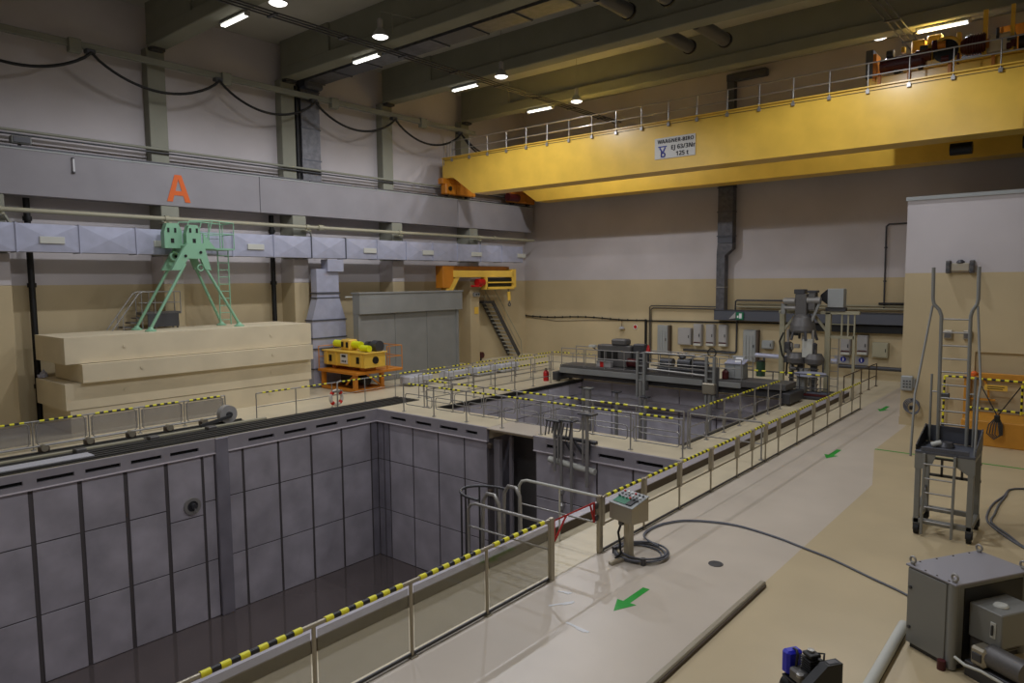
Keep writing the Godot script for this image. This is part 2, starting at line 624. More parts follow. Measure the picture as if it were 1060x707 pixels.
func build_pools() -> void:
	var D := -5.93
	var L := Vector3(0, 0, -1)
	# ---- near basin: backing walls, then the liner panels
	var left := struct("pool_wall", MB.new().bb(-22.2, -21.80, D - .3, -.4, -17.9, 1.4), M.liner_joint)
	var far := struct("pool_wall", MB.new().bb(-21.8, -15.85, D - .3, -.4, -17.9, -17.60).bb(-13.83, -8.1, D - .3, -.4, -17.9, -17.60), M.liner_joint)
	put("slot_back", MB.new().bb(-21.815, -21.785, -.4, -.1, -17.6, 1.0), M.slot, left)
	put("slot_back", MB.new().bb(-21.8, -15.85, -.4, -.1, -17.615, -17.585).bb(-13.83, -8.25, -.4, -.1, -17.615, -17.585), M.slot, far)
	var o := Vector3(-21.80, 0, 0)
	var n := Vector3.RIGHT
	panel_wall(left, o, L, n, [-1.0, .2, 1.4, 2.6, 3.8, 4.6, 5.77, 6.96, 8.17, 9.34], [-.47, -2.0, -4.0, D], M.liner, .03, .12)
	panel_wall(left, o, L, n, [9.34, 10.49], [-.47, -2.42, -4.0, D], M.liner, .03, .12)
	panel_wall(left, o, L, n, [10.49, 10.89], [-.47, -2.02, -4.0, D], M.liner)
	panel_wall(left, o, L, n, [11.32, 11.86, 13.19, 14.51, 15.85, 17.25], [-.47, -2.0, -4.0, D], M.liner, .03, .09)
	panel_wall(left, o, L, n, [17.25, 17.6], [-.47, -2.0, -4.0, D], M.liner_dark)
	put("pilaster", MB.new().bb(-21.8, -21.66, D, -.001, -11.32, -10.89, .02), M.liner_dark, left)
	var sl := []
	for e in [[-.9, 0.0], [.4, 1.2], [1.6, 2.4], [2.8, 3.6], [4.0, 4.6], [4.8, 5.6], [5.92, 6.82], [7.1, 8.03], [8.32, 9.2], [9.46, 10.35]]:
		sl.append(e)
	band(left, Vector3(-21.80, 0, 0), L, n, -1.0, 10.89, sl, .1)
	band(left, Vector3(-21.80, 0, 0), L, n, 11.32, 17.6, [[12.05, 13.0], [13.4, 14.3], [14.7, 15.65], [16.05, 16.95]], .1)
	var fo := Vector3(0, 0, -17.6)
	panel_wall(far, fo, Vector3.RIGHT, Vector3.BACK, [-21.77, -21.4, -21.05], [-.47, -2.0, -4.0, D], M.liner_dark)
	panel_wall(far, fo, Vector3.RIGHT, Vector3.BACK, [-21.05, -19.7, -18.32, -17.0, -15.9], [-.47, -2.0, -4.0, D], M.liner)
	panel_wall(far, fo, Vector3.RIGHT, Vector3.BACK, [-13.8, -12.75, -11.45, -10.2, -9.2, -8.3], [-.47, -2.0, -4.0, D], M.liner)
	band(far, fo, Vector3.RIGHT, Vector3.BACK, -21.7, -15.85, [[-20.85, -20.0], [-19.45, -18.6], [-18.15, -17.25], [-16.85, -16.3]], .1)
	band(far, fo, Vector3.RIGHT, Vector3.BACK, -13.83, -8.25, [[-13.3, -12.75], [-11.35, -10.45], [-10.05, -9.2]], .1)
	var wr := struct("pool_wall", MB.new().bb(-8.25, -8.0, D - .3, -.4, -17.6, 1.0), M.liner)
	put("joint_strip", MB.new().bb(-8.28, -8.25, D, -.4, -9, -8.96), M.liner_joint, wr)
	struct("pool_wall", MB.new().bb(-21.8, -8.15, D - .3, -.4, 1.0, 1.3), M.liner)
	struct("pool_floor", MB.new().bb(-22.2, -8.3, D - .3, D, -17.9, 1.3), M.water)
	# the gate channel between the basins
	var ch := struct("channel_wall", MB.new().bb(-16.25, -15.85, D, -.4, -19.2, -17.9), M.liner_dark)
	put("channel_side", MB.new().bb(-13.83, -13.45, D, -.4, -19.2, -17.9), M.liner_dark, ch)
	put("guide_rail", MB.new().bb(-15.85, -15.6, D, -.45, -18.0, -17.85).bb(-15.5, -15.38, D, -.42, -18.35, -18.25), M.liner_band, ch)
	put("guide_rail", MB.new().bb(-14.0, -13.83, D, -.45, -18.0, -17.85), M.liner_dark, ch)
	put("gate_leaf", MB.new().bb(-15.85, -13.83, D, -.42, -19.0, -18.85), M.machine_grey, ch)
	put("hinge_block", MB.new().box(Vector3(-15.75, -.62, -17.53), Vector3(.16, .18, .14), .02).box(Vector3(-15.75, -2.2, -17.53), Vector3(.16, .12, .14), .02), M.skirting, ch)
	var cover := thing("channel_cover", "pale flat cover slab bridging the channel between the two basins", "slab")
	put("slab", MB.new().bb(-15.83, -13.85, -.03, .0, -18.88, -17.45), M.floor_light, cover)
	put("slab_edge", MB.new().bb(-15.8, -13.88, -.14, -.03, -18.84, -17.64), M.concrete_cream, cover)
	# wall flange
	var fl := thing("wall_flange", "round steel flange with a spigot on the left wall of the near basin", "flange", "", Vector3(-21.77, -2.03, -10.08))
	var rb := Basis(Vector3(0, 0, 1), -PI / 2)
	put("ring", MB.new().lathe(Vector3.ZERO, [Vector2(.17, .0), Vector2(.27, 0), Vector2(.27, .07), Vector2(.17, .07), Vector2(.17, 0)], 24, rb), M.steel, fl)
	put("disc", MB.new().lathe(Vector3.ZERO, [Vector2(0, .03), Vector2(.17, .03)], 24, rb), M.steel_dark, fl)
	put("spigot", MB.new().cyl(Vector3(.02, .02, 0), Vector3(.2, .02, 0), .08, 14), M.steel_dark, fl)
	put("lever", MB.new().bar(Vector3(.16, .06, .02), Vector3(.2, -.2, -.05), .05, .03), M.steel, fl)
	for e in [[-12.6, -8.3], [-11.9, -9.4]]:
		var pl := thing("floor_hatch", "small flat plate lying on the near basin's floor by the right wall, " + ("nearer one" if e[1] > -9 else "farther one"), "hatch", "", Vector3(e[0], D, e[1]))
		put("plate", MB.new().box(Vector3(0, .04, 0), Vector3(.5, .08, .4), .01), M.liner_dark, pl)
		put("grip", MB.new().bar(Vector3(-.08, .1, 0), Vector3(.08, .1, 0), .02, .02), M.steel, pl)
	# ---- far basin
	var p2 := struct("pool_wall", MB.new().bb(-20.4, -20.0, D, -.4, -29.7, -18.9).bb(-20.0, -9.45, D, -.4, -29.7, -29.3).bb(-9.45, -9.05, D, -.4, -29.7, -18.9).bb(-20.0, -15.85, D, -.4, -19.2, -18.9).bb(-13.83, -9.45, D, -.4, -19.2, -18.9), M.liner_joint)
	panel_wall(p2, Vector3(-20.0, 0, 0), L, n, [19.2, 21.0, 22.8, 24.6, 26.4, 28.2, 29.25], [-.05, -.75, -1.25, -3.6, D], M.liner_brightened, .04, .05)  # far basin panels carry extra brightness in their colour against the bridge shade
	panel_wall(p2, Vector3(0, 0, -29.3), Vector3.RIGHT, Vector3.BACK, [-20.0, -18.2, -16.4, -14.6, -12.8, -11.0, -9.45], [-.05, -.75, -1.25, -3.6, D], M.liner_brightened, .05, .05)
	panel_wall(p2, Vector3(-9.45, 0, 0), L, Vector3.LEFT, [19.2, 22.8, 26.4, 29.25], [-.05, -1.25, -3.6, D], M.liner, .04, .05)
	put("edge_angle", MB.new().bb(-20.05, -19.9, -.14, .015, -29.3, -19.2).bb(-9.55, -9.4, -.14, .015, -29.3, -19.2), M.rail_strip, p2)
	struct("pool_floor", MB.new().bb(-20.4, -9.05, D - .3, D, -29.7, -18.9), M.water)
	struct("pool_ledge", MB.new().bb(-20.0, -9.45, -.95, -.72, -29.3, -28.7), M.liner_band)
	# fuel racks and guide pipes standing in the far basin
	for e in [[-17.4, -26.0, .13, 0], [-16.3, -26.6, .0, 1], [-15.2, -27.2, -.2, 2], [-19.3, -28.4, -.3, 3]]:
		var w := ["tall square guide post standing in the far basin with a pale cap", "slim guide pipe in the far basin right of the square post", "guide pipe in the middle of the far basin below the service bridge", "guide pipe in the far basin near its left wall"]
		var g := thing("guide_post", w[e[3]], "post", "", Vector3(e[0], D, e[1]))
		var h: float = e[2] - D
		put("shaft", MB.new().bb(-.11, .11, 0, h, -.11, .11, .02) if e[3] == 0 else MB.new().cyl(Vector3.ZERO, Vector3(0, h, 0), .08, 12), M.steel, g)
		put("cap", MB.new().box(Vector3(0, h + .03, 0), Vector3(.4, .06, .3), .01), M.gate_grey if e[3] == 0 else M.steel_dark, g)

# ---------------------------------------------------------------- crane runway on the left wall
func build_runway() -> void:
	var r := thing("crane_runway", "long grey crane runway girder along the left wall, marked with an orange letter", "runway girder")
	var zs := [6.0, -5.2, -17.2, -29.85, -36.95]
	for i in 4:
		put("girder_section", MB.new().bb(-29.6, -29.1, 8.13, 9.72, zs[i] - .012, zs[i + 1] + .012, .015), M.runway, r)
	put("rail", MB.new().bb(-29.42, -29.32, 9.72, 9.86, 6.0, -36.9), M.steel_dark, r)
	put("rail_bed", MB.new().bb(-29.62, -29.08, 9.70, 9.75, 6.0, -36.95), M.cab_grey, r)
	for i in 18:
		put("rail_clamp", MB.new().box(Vector3(-29.14, 9.77, 3.0 - i * 2.0 - .9), Vector3(.07, .07, .10)), M.steel_dark, r)
	text("letter", "A", 1.06, .02, M.letter_orange, r, Vector3(-29.09, 8.82, -13.57), Basis(Vector3.UP, PI / 2))
	var rr := thing("crane_runway", "grey crane runway girder on the right wall, out of view", "runway girder")
	put("girder_section", MB.new().bb(.55, 1.05, 8.13, 9.72, 6.0, -36.95), M.runway, rr)
	put("rail", MB.new().bb(.75, .85, 9.72, 9.86, 6.0, -36.9), M.steel_dark, rr)
	for i in 8:
		var z := -31.2 + 6.0 * i
		var cl := struct("wall_column", MB.new().bb(.5, 1.62, 0 if z > -26 else 7.62, 8.12, z - .4, z + .4), M.column)
		put("shaft", MB.new().bb(1.15, 1.62, 8.12, 14.42, z - .36, z + .36), M.column, cl)
	# white tube lamp and grey box on the girder
	var t := thing("tube_lamp", "short white vertical tube on the grey runway girder, left of the letter", "lamp", "", Vector3(-29.045, 9.07, -9.75))
	put("tube", MB.new().cyl(Vector3(0, .04, 0), Vector3(0, .5, 0), .035, 10), M.white, t)
	put("holder", MB.new().box(Vector3(-.01, .02, 0), Vector3(.06, .08, .1), .01), M.steel_dark, t)
	put("holder", MB.new().box(Vector3(-.01, .52, 0), Vector3(.06, .06, .08), .01), M.steel_dark, t)
	var bx := thing("junction_box", "dark grey box hanging above the runway girder at the left edge", "box", "", Vector3(-29.45, 9.95, -8.25))
	put("housing", MB.new().box(Vector3(0, .12, 0), Vector3(.3, .26, .62), .02), M.box_grey, bx)
	put("lid", MB.new().box(Vector3(.16, .12, 0), Vector3(.03, .2, .52), .01), M.steel_dark, bx)
	put("bracket", MB.new().bar(Vector3(-.1, .2, 0), Vector3(-.13, .30, 0), .05, .05).bb(-.16, -.1, -.2, .0, -.05, .05), M.steel_dark, bx)
	# the feet on which the box and the tube stand
	# upper festoon rail with its saddles, the cable trolleys and the cable
	var fr := thing("festoon_rail", "pale green horizontal festoon rail high on the left wall", "rail")
	put("rail", MB.new().bb(-29.36, -29.22, 13.70, 13.90, 6.0, -31.6, .02), M.column, fr)
	put("flange", MB.new().bb(-29.40, -29.18, 13.66, 13.71, 6.0, -31.6), M.column, fr)
	for z in [-4.6, -10.08, -15.9, -21.45, -27.33]:
		put("saddle", MB.new().box(Vector3(-29.26, 13.70, z), Vector3(.3, .5, .42), .02), M.column, fr)
		put("arm", MB.new().bar(Vector3(-29.4, 13.95, z), Vector3(-30.25, 13.95, z), .1, .1), M.column, fr)
	var fc := thing("festoon_cable", "thick black crane cable hanging in loops below the festoon rail", "cable")
	var sup := [-.8, -5.6, -10.54, -15.46, -20.17, -25.1, -30.06]
	for i in sup.size():
		put("cable_trolley", MB.new().box(Vector3(-29.1, 13.56, sup[i]), Vector3(.28, .16, .34), .03).box(Vector3(-29.0, 13.5, sup[i] + .1), Vector3(.12, .14, .12), .02), M.steel_dark, fc)
		if i < sup.size() - 1:
			var pts := []
			var za: float = sup[i]
			var zb: float = sup[i + 1]
			for k in 21:
				var u := k / 20.0
				var s := 4.0 * u * (1.0 - u)
				pts.append(Vector3(-28.95, 13.5 - .95 * pow(s, .85), lerpf(za, zb, u)))
			put("cable_loop", MB.new().tube(pts, .055, 8), M.cable_black, fc)
	for k in 2:
		var pts := []
		for i in 9:
			var u := i / 8.0
			pts.append(Vector3(lerpf(-28.95, -27.9 + .35 * k, u), lerpf(13.45, 12.2, u) - .25 * sin(u * PI), lerpf(-30.1, -31.0 - .25 * k, u)))
		put("cable_tail", MB.new().tube(pts, .05, 8), M.cable_black, fc)
	var mr := thing("conduit_rail", "thin double conduit along the left wall just above the runway girder", "conduit")
	put("pipe", MB.new().rod(Vector3(-29.67, 10.44, 6), Vector3(-29.67, 10.44, -36.9), .055, 8), M.column, mr)
	put("pipe", MB.new().rod(Vector3(-29.66, 10.30, 6), Vector3(-29.66, 10.30, -36.9), .035, 8), M.steel_dark, mr)
	# cream pipe under the girder
	var pp := thing("wall_pipe", "long cream pipe running between the runway girder and the grey air duct", "pipe")
	put("pipe", MB.new().rod(Vector3(-28.8, 7.58, 6), Vector3(-28.8, 7.58, -36.6), .085, 12), M.pipe_cream, pp)
	for z in [-7.3, -12.9, -19.4, -25.1, -31.3]:
		put("clamp", MB.new().cyl(Vector3(-28.8, 7.58, z - .08), Vector3(-28.8, 7.58, z + .08), .12, 12).box(Vector3(-28.95, 7.42, z), Vector3(.5, .06, .3), .01), M.pipe_cream, pp)
		put("bracket", MB.new().bar(Vector3(-29.12, 7.0, z - .45), Vector3(-28.8, 7.38, z - .15), .06, .1).bar(Vector3(-29.1, 7.4, z), Vector3(-28.7, 7.4, z), .1, .06), M.column, pp)
	put("coupling", MB.new().cyl(Vector3(-28.8, 7.58, -20.0), Vector3(-28.8, 7.58, -20.25), .14, 12).cyl(Vector3(-28.8, 7.58, -32.6), Vector3(-28.8, 7.58, -32.8), .13, 12), M.pipe_cream, pp)

# ---------------------------------------------------------------- overhead crane
func handrail(par: Node, a: Vector3, b: Vector3, n: int, hs: Array, r: float, m: Material, drop := 0.0, ax := Vector3.ZERO) -> void:
	for i in n + 1:
		var p := a.lerp(b, float(i) / n)
		var mb := MB.new().rod(p + Vector3.DOWN * drop, p + Vector3.UP * hs[0], r, 6)
		if drop > 0.0:
			mb.box(p + Vector3.DOWN * drop, Vector3(.12, .14, .1))
		put("rail_post", mb, m, par)
	for h in hs:
		put("rail_bar", MB.new().rod(a + Vector3.UP * h, b + Vector3.UP * h, r, 6), m, par)

func build_crane() -> void:
	var c := thing("bridge_crane", "yellow double girder bridge crane spanning the hall with a white capacity plate", "crane")
	var poly := PackedVector2Array([Vector2(-29.45, 11.98), Vector2(-29.45, 10.87), Vector2(-28.62, 10.87), Vector2(-27.1, 9.85), Vector2(-1.6, 9.85), Vector2(-.3, 10.87), Vector2(.9, 10.87), Vector2(.9, 11.98)])
	for z in [-29.6, -35.3]:
		put("girder", MB.new().prism(poly, Transform3D(Basis(), Vector3(0, 0, z)), 1.2), M.yellow, c)
		put("top_flange", MB.new().bb(-29.45, .9, 11.98, 12.03, z - .75, z + .68), M.yellow, c)
		put("stiffener", MB.new().bb(-2.32, -2.26, 9.9, 11.96, z - .62, z + .62), M.yellow, c)
	# end carriages on the runway rails
	for x in [-29.37, .8]:
		put("end_carriage", MB.new().bb(x - .18, x + .2, 10.55, 10.87, -37.0, -28.7, .02), M.orange, c)
		for z in [-30.15, -35.9]:
			put("wheel_truck", MB.new().bb(x - .18, x + .28, 9.98, 10.6, z - 1.25, z + 1.25, .05), M.orange, c)
			for e in [-1.0, -.3, .4, 1.0]:
				put("plate_rib", MB.new().bb(x + .27, x + .31, 10.0, 10.85, z + e - .03, z + e + .03), M.orange, c)
			put("axle", MB.new().cyl(Vector3(x - .2, 10.3, z + .95), Vector3(x + .36, 10.3, z + .95), .13, 14), M.black, c)
			put("wheel", MB.new().cyl(Vector3(x - .1, 10.02, z + .8), Vector3(x + .1, 10.02, z + .8), .16, 14), M.steel_dark, c)
			put("wheel", MB.new().cyl(Vector3(x - .1, 10.02, z - .8), Vector3(x + .1, 10.02, z - .8), .16, 14), M.steel_dark, c)
		put("drive_motor", MB.new().cyl(Vector3(x + .32, 10.25, -34.3), Vector3(x + .32, 10.25, -35.3), .24, 14), M.maroon, c)
	# handrails of both walkways
	handrail(c, Vector3(-28.65, 11.9, -28.96), Vector3(-1.6, 11.9, -28.96), 20, [.96, .5], .025, M.steel, .06)
	handrail(c, Vector3(-29.3, 12.0, -36.0), Vector3(-1.6, 12.0, -36.0), 20, [.9, .45], .025, M.steel, .06)
	for i in 4:
		put("ladder_post", MB.new().rod(Vector3(-29.3, 11.6, -28.96 - .25 * i), Vector3(-29.3, 13.0, -28.96 - .25 * i), .02, 6), M.steel, c)
	put("walkway_edge", MB.new().bb(-29.3, -.5, 11.86, 11.875, -29.0, -28.97), M.skirting, c)
	put("walkway", MB.new().bb(-29.3, -.5, 11.94, 11.98, -37.0, -35.95), M.galv_dark, c)
	# capacity plate
	var sg := put("capacity_plate", MB.new().box(Vector3(-14.82, 10.83, -28.98), Vector3(1.96, .92, .03), .005), M.sign_white, c)
	text("lettering", "WAAGNER-BIRO", .165, .012, M.ink, sg, Vector3(-14.78, 11.12, -28.96))
	text("lettering", "EJ 63/3Nr", .19, .012, M.ink, sg, Vector3(-14.42, 10.82, -28.96))
	text("lettering", "125 t", .19, .012, M.ink, sg, Vector3(-14.45, 10.53, -28.96))
	var lg := MB.new()
	lg.bar(Vector3(-15.62, 10.9, -28.96), Vector3(-15.2, 10.9, -28.96), .012, .05).bar(Vector3(-15.55, 10.86, -28.96), Vector3(-15.42, 10.66, -28.96), .012, .06).bar(Vector3(-15.27, 10.86, -28.96), Vector3(-15.38, 10.66, -28.96), .012, .06)
	lg.bar(Vector3(-15.47, 10.72, -28.96), Vector3(-15.47, 10.44, -28.96), .012, .07).torus(Vector3(-15.38, 10.54, -28.96), .09, .03, Basis(Vector3.RIGHT, PI / 2), 14, 6)
	put("emblem", lg, M.sign_blue, sg)
	# hook tackle below the girders at right
	for x in [-4.6, -2.4]:
		put("cable_roller", MB.new().cyl(Vector3(x, 9.7, -31.0), Vector3(x + .7, 9.7, -31.0), .22, 14), M.black, c)
	# ---- trolley
	var t := thing("crane_trolley", "crane trolley with maroon hoist motor and dark cable drum on the yellow bridge crane", "crane trolley")
	var z0 := -30.3
	put("frame_beam", MB.new().bb(-7.3, -.4, 12.08, 12.62, z0 - .25, z0 + .1, .02), M.yellow, t)
	put("frame_beam", MB.new().bb(-7.3, -.4, 12.08, 12.62, -35.4, -35.0, .02), M.yellow, t)
	put("frame_beam", MB.new().bb(-7.3, -7.0, 12.1, 12.6, -35.2, z0, .02).bb(-.9, -.5, 12.1, 12.6, -35.2, z0, .02), M.yellow, t)
	for x in [-6.9, -5.9, -4.6, -3.3, -1.2]:
		put("bracket", MB.new().bb(x - .05, x + .05, 12.08, 12.66, z0 + .1, z0 + .22), M.orange, t)
	put("rail_bar", MB.new().bb(-6.1, -.5, 12.62, 12.74, z0 - .1, z0 + .15, .02), M.yellow, t)
	put("control_panel", MB.new().bb(-7.42, -7.15, 12.6, 13.68, z0 - .5, z0 + .1, .02), M.galv_dark, t)
	put("panel_edge", MB.new().bb(-7.15, -7.03, 12.5, 13.5, z0 - .5, z0 + .12, .01), M.orange, t)
	var rx := Basis(Vector3.BACK, PI / 2)
	put("hoist_motor", MB.new().lathe(Vector3(-5.8, 12.98, z0), [Vector2(0, -.4), Vector2(.24, -.4), Vector2(.3, -.3), Vector2(.3, .85), Vector2(.26, 1.0), Vector2(.26, 1.1), Vector2(0, 1.1)], 20, rx), M.maroon, t)
	for i in 3:
		put("motor_rib", MB.new().bb(-6.75, -5.6, 12.9 + .12 * i, 12.93 + .12 * i, z0 + .24, z0 + .32), M.maroon, t)
	put("motor_foot", MB.new().bb(-6.4, -6.25, 12.6, 12.8, z0 - .2, z0 + .2).bb(-5.6, -5.45, 12.6, 12.8, z0 - .2, z0 + .2), M.black, t)
	put("gearbox", MB.new().bb(-6.0, -5.55, 12.9, 13.9, z0 - 1.2, z0 - .5, .05).bb(-5.5, -5.0, 13.0, 14.0, z0 - 1.3, z0 - .6, .05), M.yellow, t)
	put("brake", MB.new().cyl(Vector3(-5.7, 13.1, z0 + .1), Vector3(-5.2, 13.1, z0 + .1), .22, 14), M.maroon, t)
	put("gearbox", MB.new().bb(-5.35, -5.15, 12.72, 13.5, z0 - .2, z0 + .1, .02).bb(-4.45, -4.3, 12.72, 13.7, z0 - .2, z0 + .1, .02), M.yellow, t)
	put("cable_drum", MB.new().cyl(Vector3(-4.75, 13.12, z0 - .3), Vector3(-4.75, 13.12, z0 + .14), .40, 28), M.black, t)
	put("drum_bed", MB.new().bb(-5.2, -4.4, 12.72, 12.9, z0 - .2, z0 + .12, .02), M.yellow, t)
	put("motor", MB.new().lathe(Vector3(-3.55, 13.18, z0), [Vector2(0, 0), Vector2(.3, 0), Vector2(.32, .05), Vector2(.32, .62), Vector2(.2, .75), Vector2(0, .75)], 20, rx), M.maroon, t)
	put("gearbox", MB.new().bb(-3.5, -2.7, 12.74, 13.42, z0 - .6, z0 + .05, .08), M.concrete_cream, t)
	put("motor", MB.new().cyl(Vector3(-2.6, 13.0, z0), Vector3(-2.1, 13.0, z0), .25, 14), M.black, t)
	put("gantry_post", MB.new().bb(-3.66, -3.52, 12.6, 14.3, z0 - .1, z0 + .05), M.yellow, t)
	put("gantry_post", MB.new().bb(-2.86, -2.74, 12.6, 14.3, z0 - .1, z0 + .05), M.yellow, t)
	put("housing", MB.new().bb(-3.4, -.8, 12.9, 14.0, -33.6, -31.6, .04), M.orange, t)
	rng.seed = 41
	for i in 22:
		var p := Vector3(rng.randf_range(-6.6, -1.6), rng.randf_range(12.7, 13.5), z0 + rng.randf_range(-.1, .15))
		var mm: Material = [M.orange, M.maroon, M.steel_dark, M.yellow][rng.randi() % 4]
		if i % 2 == 0:
			put("bracket", MB.new().box(p, Vector3(rng.randf_range(.06, .2), rng.randf_range(.1, .45), .2), .02), mm, t)
		else:
			put("coupling", MB.new().cyl(p - Vector3(.12, 0, 0), p + Vector3(.12, 0, 0), rng.randf_range(.06, .16), 12), mm, t)
	for i in 7:
		put("motor_fin", MB.new().lathe(Vector3(-3.48 + .0 * i, 13.18, z0), [Vector2(.31, .12 + .08 * i), Vector2(.36, .12 + .08 * i), Vector2(.36, .15 + .08 * i), Vector2(.31, .15 + .08 * i)], 18, rx), M.maroon, t)
	put("drum_arch", MB.new().torus(Vector3(-4.75, 13.12, z0 + .1), .46, .06, Basis(Vector3.RIGHT, PI / 2), 16, 6, PI, TAU), M.yellow, t)
	put("deck", MB.new().bb(-7.0, -.6, 12.5, 12.6, -35.1, z0 - .2), M.galv_dark, t)
	put("hoist_drum", MB.new().cyl(Vector3(-6.0, 13.1, -33.0), Vector3(-3.8, 13.1, -33.0), .45, 24), M.steel_dark, t)

# ---------------------------------------------------------------- air ducts
func duct_panel(par: Node, x: float, y0: float, y1: float, za: float, zb: float, depth: float) -> void:
	var b := MB.new()
	var cen := Vector3(x - depth * .5, (y0 + y1) * .5, (za + zb) * .5)
	b.bb(x - depth, x, y0, y1, za, zb)
	# cross-broken front sheet
	var p := [Vector3(x, y0, za), Vector3(x, y1, za), Vector3(x, y1, zb), Vector3(x, y0, zb)]
	var m := Vector3(x + .045, (y0 + y1) * .5, (za + zb) * .5)
	for i in 4:
		b.tri(p[i], p[(i + 1) % 4], m, cen)
	put("duct_section", b, M.galv, par)

func build_ducts() -> void:
	var d := thing("air_duct", "long bluish galvanised air duct along the left wall with small white plates", "air duct")
	var z := 4.0
	var k := 0
	while z > -34.5:
		var zb := maxf(z - 1.93, -35.45)
		duct_panel(d, -28.17, 6.13, 7.09, z - .02, zb + .02, .66)
		put("flange", MB.new().bb(-28.86, -28.13, 6.10, 7.12, zb - .02, zb + .02), M.galv_dark if k == 11 or k == 12 else M.galv, d)
		z = zb
		k += 1
	for e in [[-8.24, -9.01], [-12.06, -12.76], [-15.95, -16.72], [-22.13, -22.92], [-26.08, -26.87], [-29.9, -30.8], [-34.1, -34.9], [-4.4, -5.2]]:
		put("label_plate", MB.new().bb(-28.15, -28.09, 6.42, 6.66, e[1], e[0], .01), M.label_plate, d)
	# branch down to the floor
	var br := thing("duct_branch", "flaring grey air duct dropping from the long duct to the floor behind the winch", "air duct")
	put("collar", MB.new().bb(-28.75, -28.2, 5.5, 6.08, -20.95, -20.05), M.galv, br)
	put("neck", MB.new().bb(-28.8, -28.35, 4.52, 5.62, -20.75, -19.5), M.galv, br)
	put("flange", MB.new().bb(-28.84, -28.31, 4.44, 4.5, -20.8, -19.45).bb(-28.84, -28.31, 4.22, 4.28, -20.8, -19.45), M.galv_dark, br)
	put("spacer", MB.new().bb(-28.8, -28.35, 4.28, 4.46, -20.75, -19.5), M.galv, br)
	var fp := PackedVector2Array([Vector2(-.62, .52), Vector2(.62, .52), Vector2(.95, -.52), Vector2(-.95, -.52)])
	put("flare", MB.new().prism(fp, Transform3D(Basis(Vector3.UP, PI / 2), Vector3(-28.57, 3.72, -20.12)), .5), M.galv, br)
	var ys := [3.2, 2.35, 1.85, .9, .02]
	for i in 4:
		put("duct_section", MB.new().bb(-28.82, -28.32, ys[i + 1] + .03, ys[i] - .03, -21.07, -19.17), M.galv, br)
		put("flange", MB.new().bb(-28.86, -28.28, ys[i] - .03, ys[i] + .03, -21.11, -19.13), M.galv_dark, br)
	var hd := put("handrail", MB.new().tube([Vector3(-28.2, 2.2, -21.5), Vector3(-28.2, 4.1, -21.5), Vector3(-28.2, 4.25, -21.4), Vector3(-28.2, 4.25, -21.0)], .04, 8), M.label_plate, br)
	hd.set_meta("label", "pale bent pipe at the side")
	# riser on the upper wall and its run under the ceiling
	var ri := thing("duct_riser", "dull galvanised air duct rising above the runway girder and turning along the second roof beam", "air duct")
	var yy := [9.78, 10.9, 12.4, 14.2]
	for i in 3:
		put("duct_section", MB.new().bb(-30.18, -29.76, yy[i] + .02, yy[i + 1] - .02, -20.95, -19.92), M.galv_old, ri)
		put("flange", MB.new().bb(-30.19, -29.75, yy[i + 1] - .03, yy[i + 1] + .03, -21.0, -19.88), M.galv_dark, ri)
	put("elbow", MB.new().bb(-30.1, -29.3, 14.2, 15.2, -20.95, -19.92, .1), M.galv_dark, ri)
	var x := -29.3
	var i2 := 0
	while x < -8.0:
		put("duct_section", MB.new().bb(x + .02, x + 2.1, 14.5, 15.2, -20.95, -19.95), M.galv_dark if i2 % 3 == 1 else M.galv_old, ri)
		put("flange", MB.new().bb(x - .03, x + .03, 14.46, 15.24, -21.0, -19.9), M.galv_dark, ri)
		x += 2.13
		i2 += 1
	# black downpipes on the left wall
	for e in [[-29.85, -8.41, 0.0, 8.12, "black downpipe on the left wall behind the nearest cream block"], [-29.85, -18.17, 0.0, 8.12, "black downpipe on the left wall just before the second column"], [-29.85, -20.28, 0.0, 14.3, "thick black pipe rising beside the galvanised duct"]]:
		var dp := thing("downpipe", e[4], "pipe")
		put("pipe", MB.new().cyl(Vector3(e[0], e[2], e[1] + (.55 if e[3] > 10 else 0.0)), Vector3(e[0], e[3], e[1] + (.55 if e[3] > 10 else 0.0)), .11 if e[3] < 10 else .1, 12), M.cable_black, dp)
		for y in [1.2, 4.9, 7.3]:
			put("collar", MB.new().cyl(Vector3(e[0], y, e[1] + (.55 if e[3] > 10 else 0.0)), Vector3(e[0], y + .16, e[1] + (.55 if e[3] > 10 else 0.0)), .15 if e[3] < 10 else .115, 12), M.black, dp)
	# duct on the far wall
	var fd := thing("wall_duct", "grey vertical air duct on the far wall, narrowing above the dark horizontal duct", "air duct")
	var fy := [13.4, 11.6, 9.9, 8.6, 7.3, 6.9]
	for i in 5:
		put("duct_section", MB.new().bb(-16.25, -15.42, fy[i + 1] + .02, fy[i] - .02, ZF, ZF + .5), M.galv_dark if i == 4 else M.galv_old, fd)
		put("flange", MB.new().bb(-16.29, -15.38, fy[i] - .03, fy[i] + .03, ZF, ZF + .54), M.galv_dark, fd)
	var tp := PackedVector2Array([Vector2(-16.25, 6.9), Vector2(-15.42, 6.9), Vector2(-15.42, 6.6), Vector2(-15.83, 6.25), Vector2(-16.3, 6.25)])
	put("reducer", MB.new().prism(tp, Transform3D(Basis(), Vector3(0, 0, ZF + .25)), .48), M.galv_old, fd)
	put("duct_section", MB.new().bb(-16.3, -15.83, 4.55, 6.25, ZF, ZF + .48).bb(-16.3, -15.83, 3.25, 4.5, ZF, ZF + .48), M.galv_old, fd)
	put("flange", MB.new().bb(-16.33, -15.8, 4.5, 4.55, ZF, ZF + .52), M.steel, fd)
	put("upper_duct", MB.new().bb(-15.9, -15.5, 13.4, 15.45, ZF, ZF + .4).bb(-15.95, -13.8, 15.45, 15.85, ZF, ZF + .4, .05), M.galv_dark, fd)
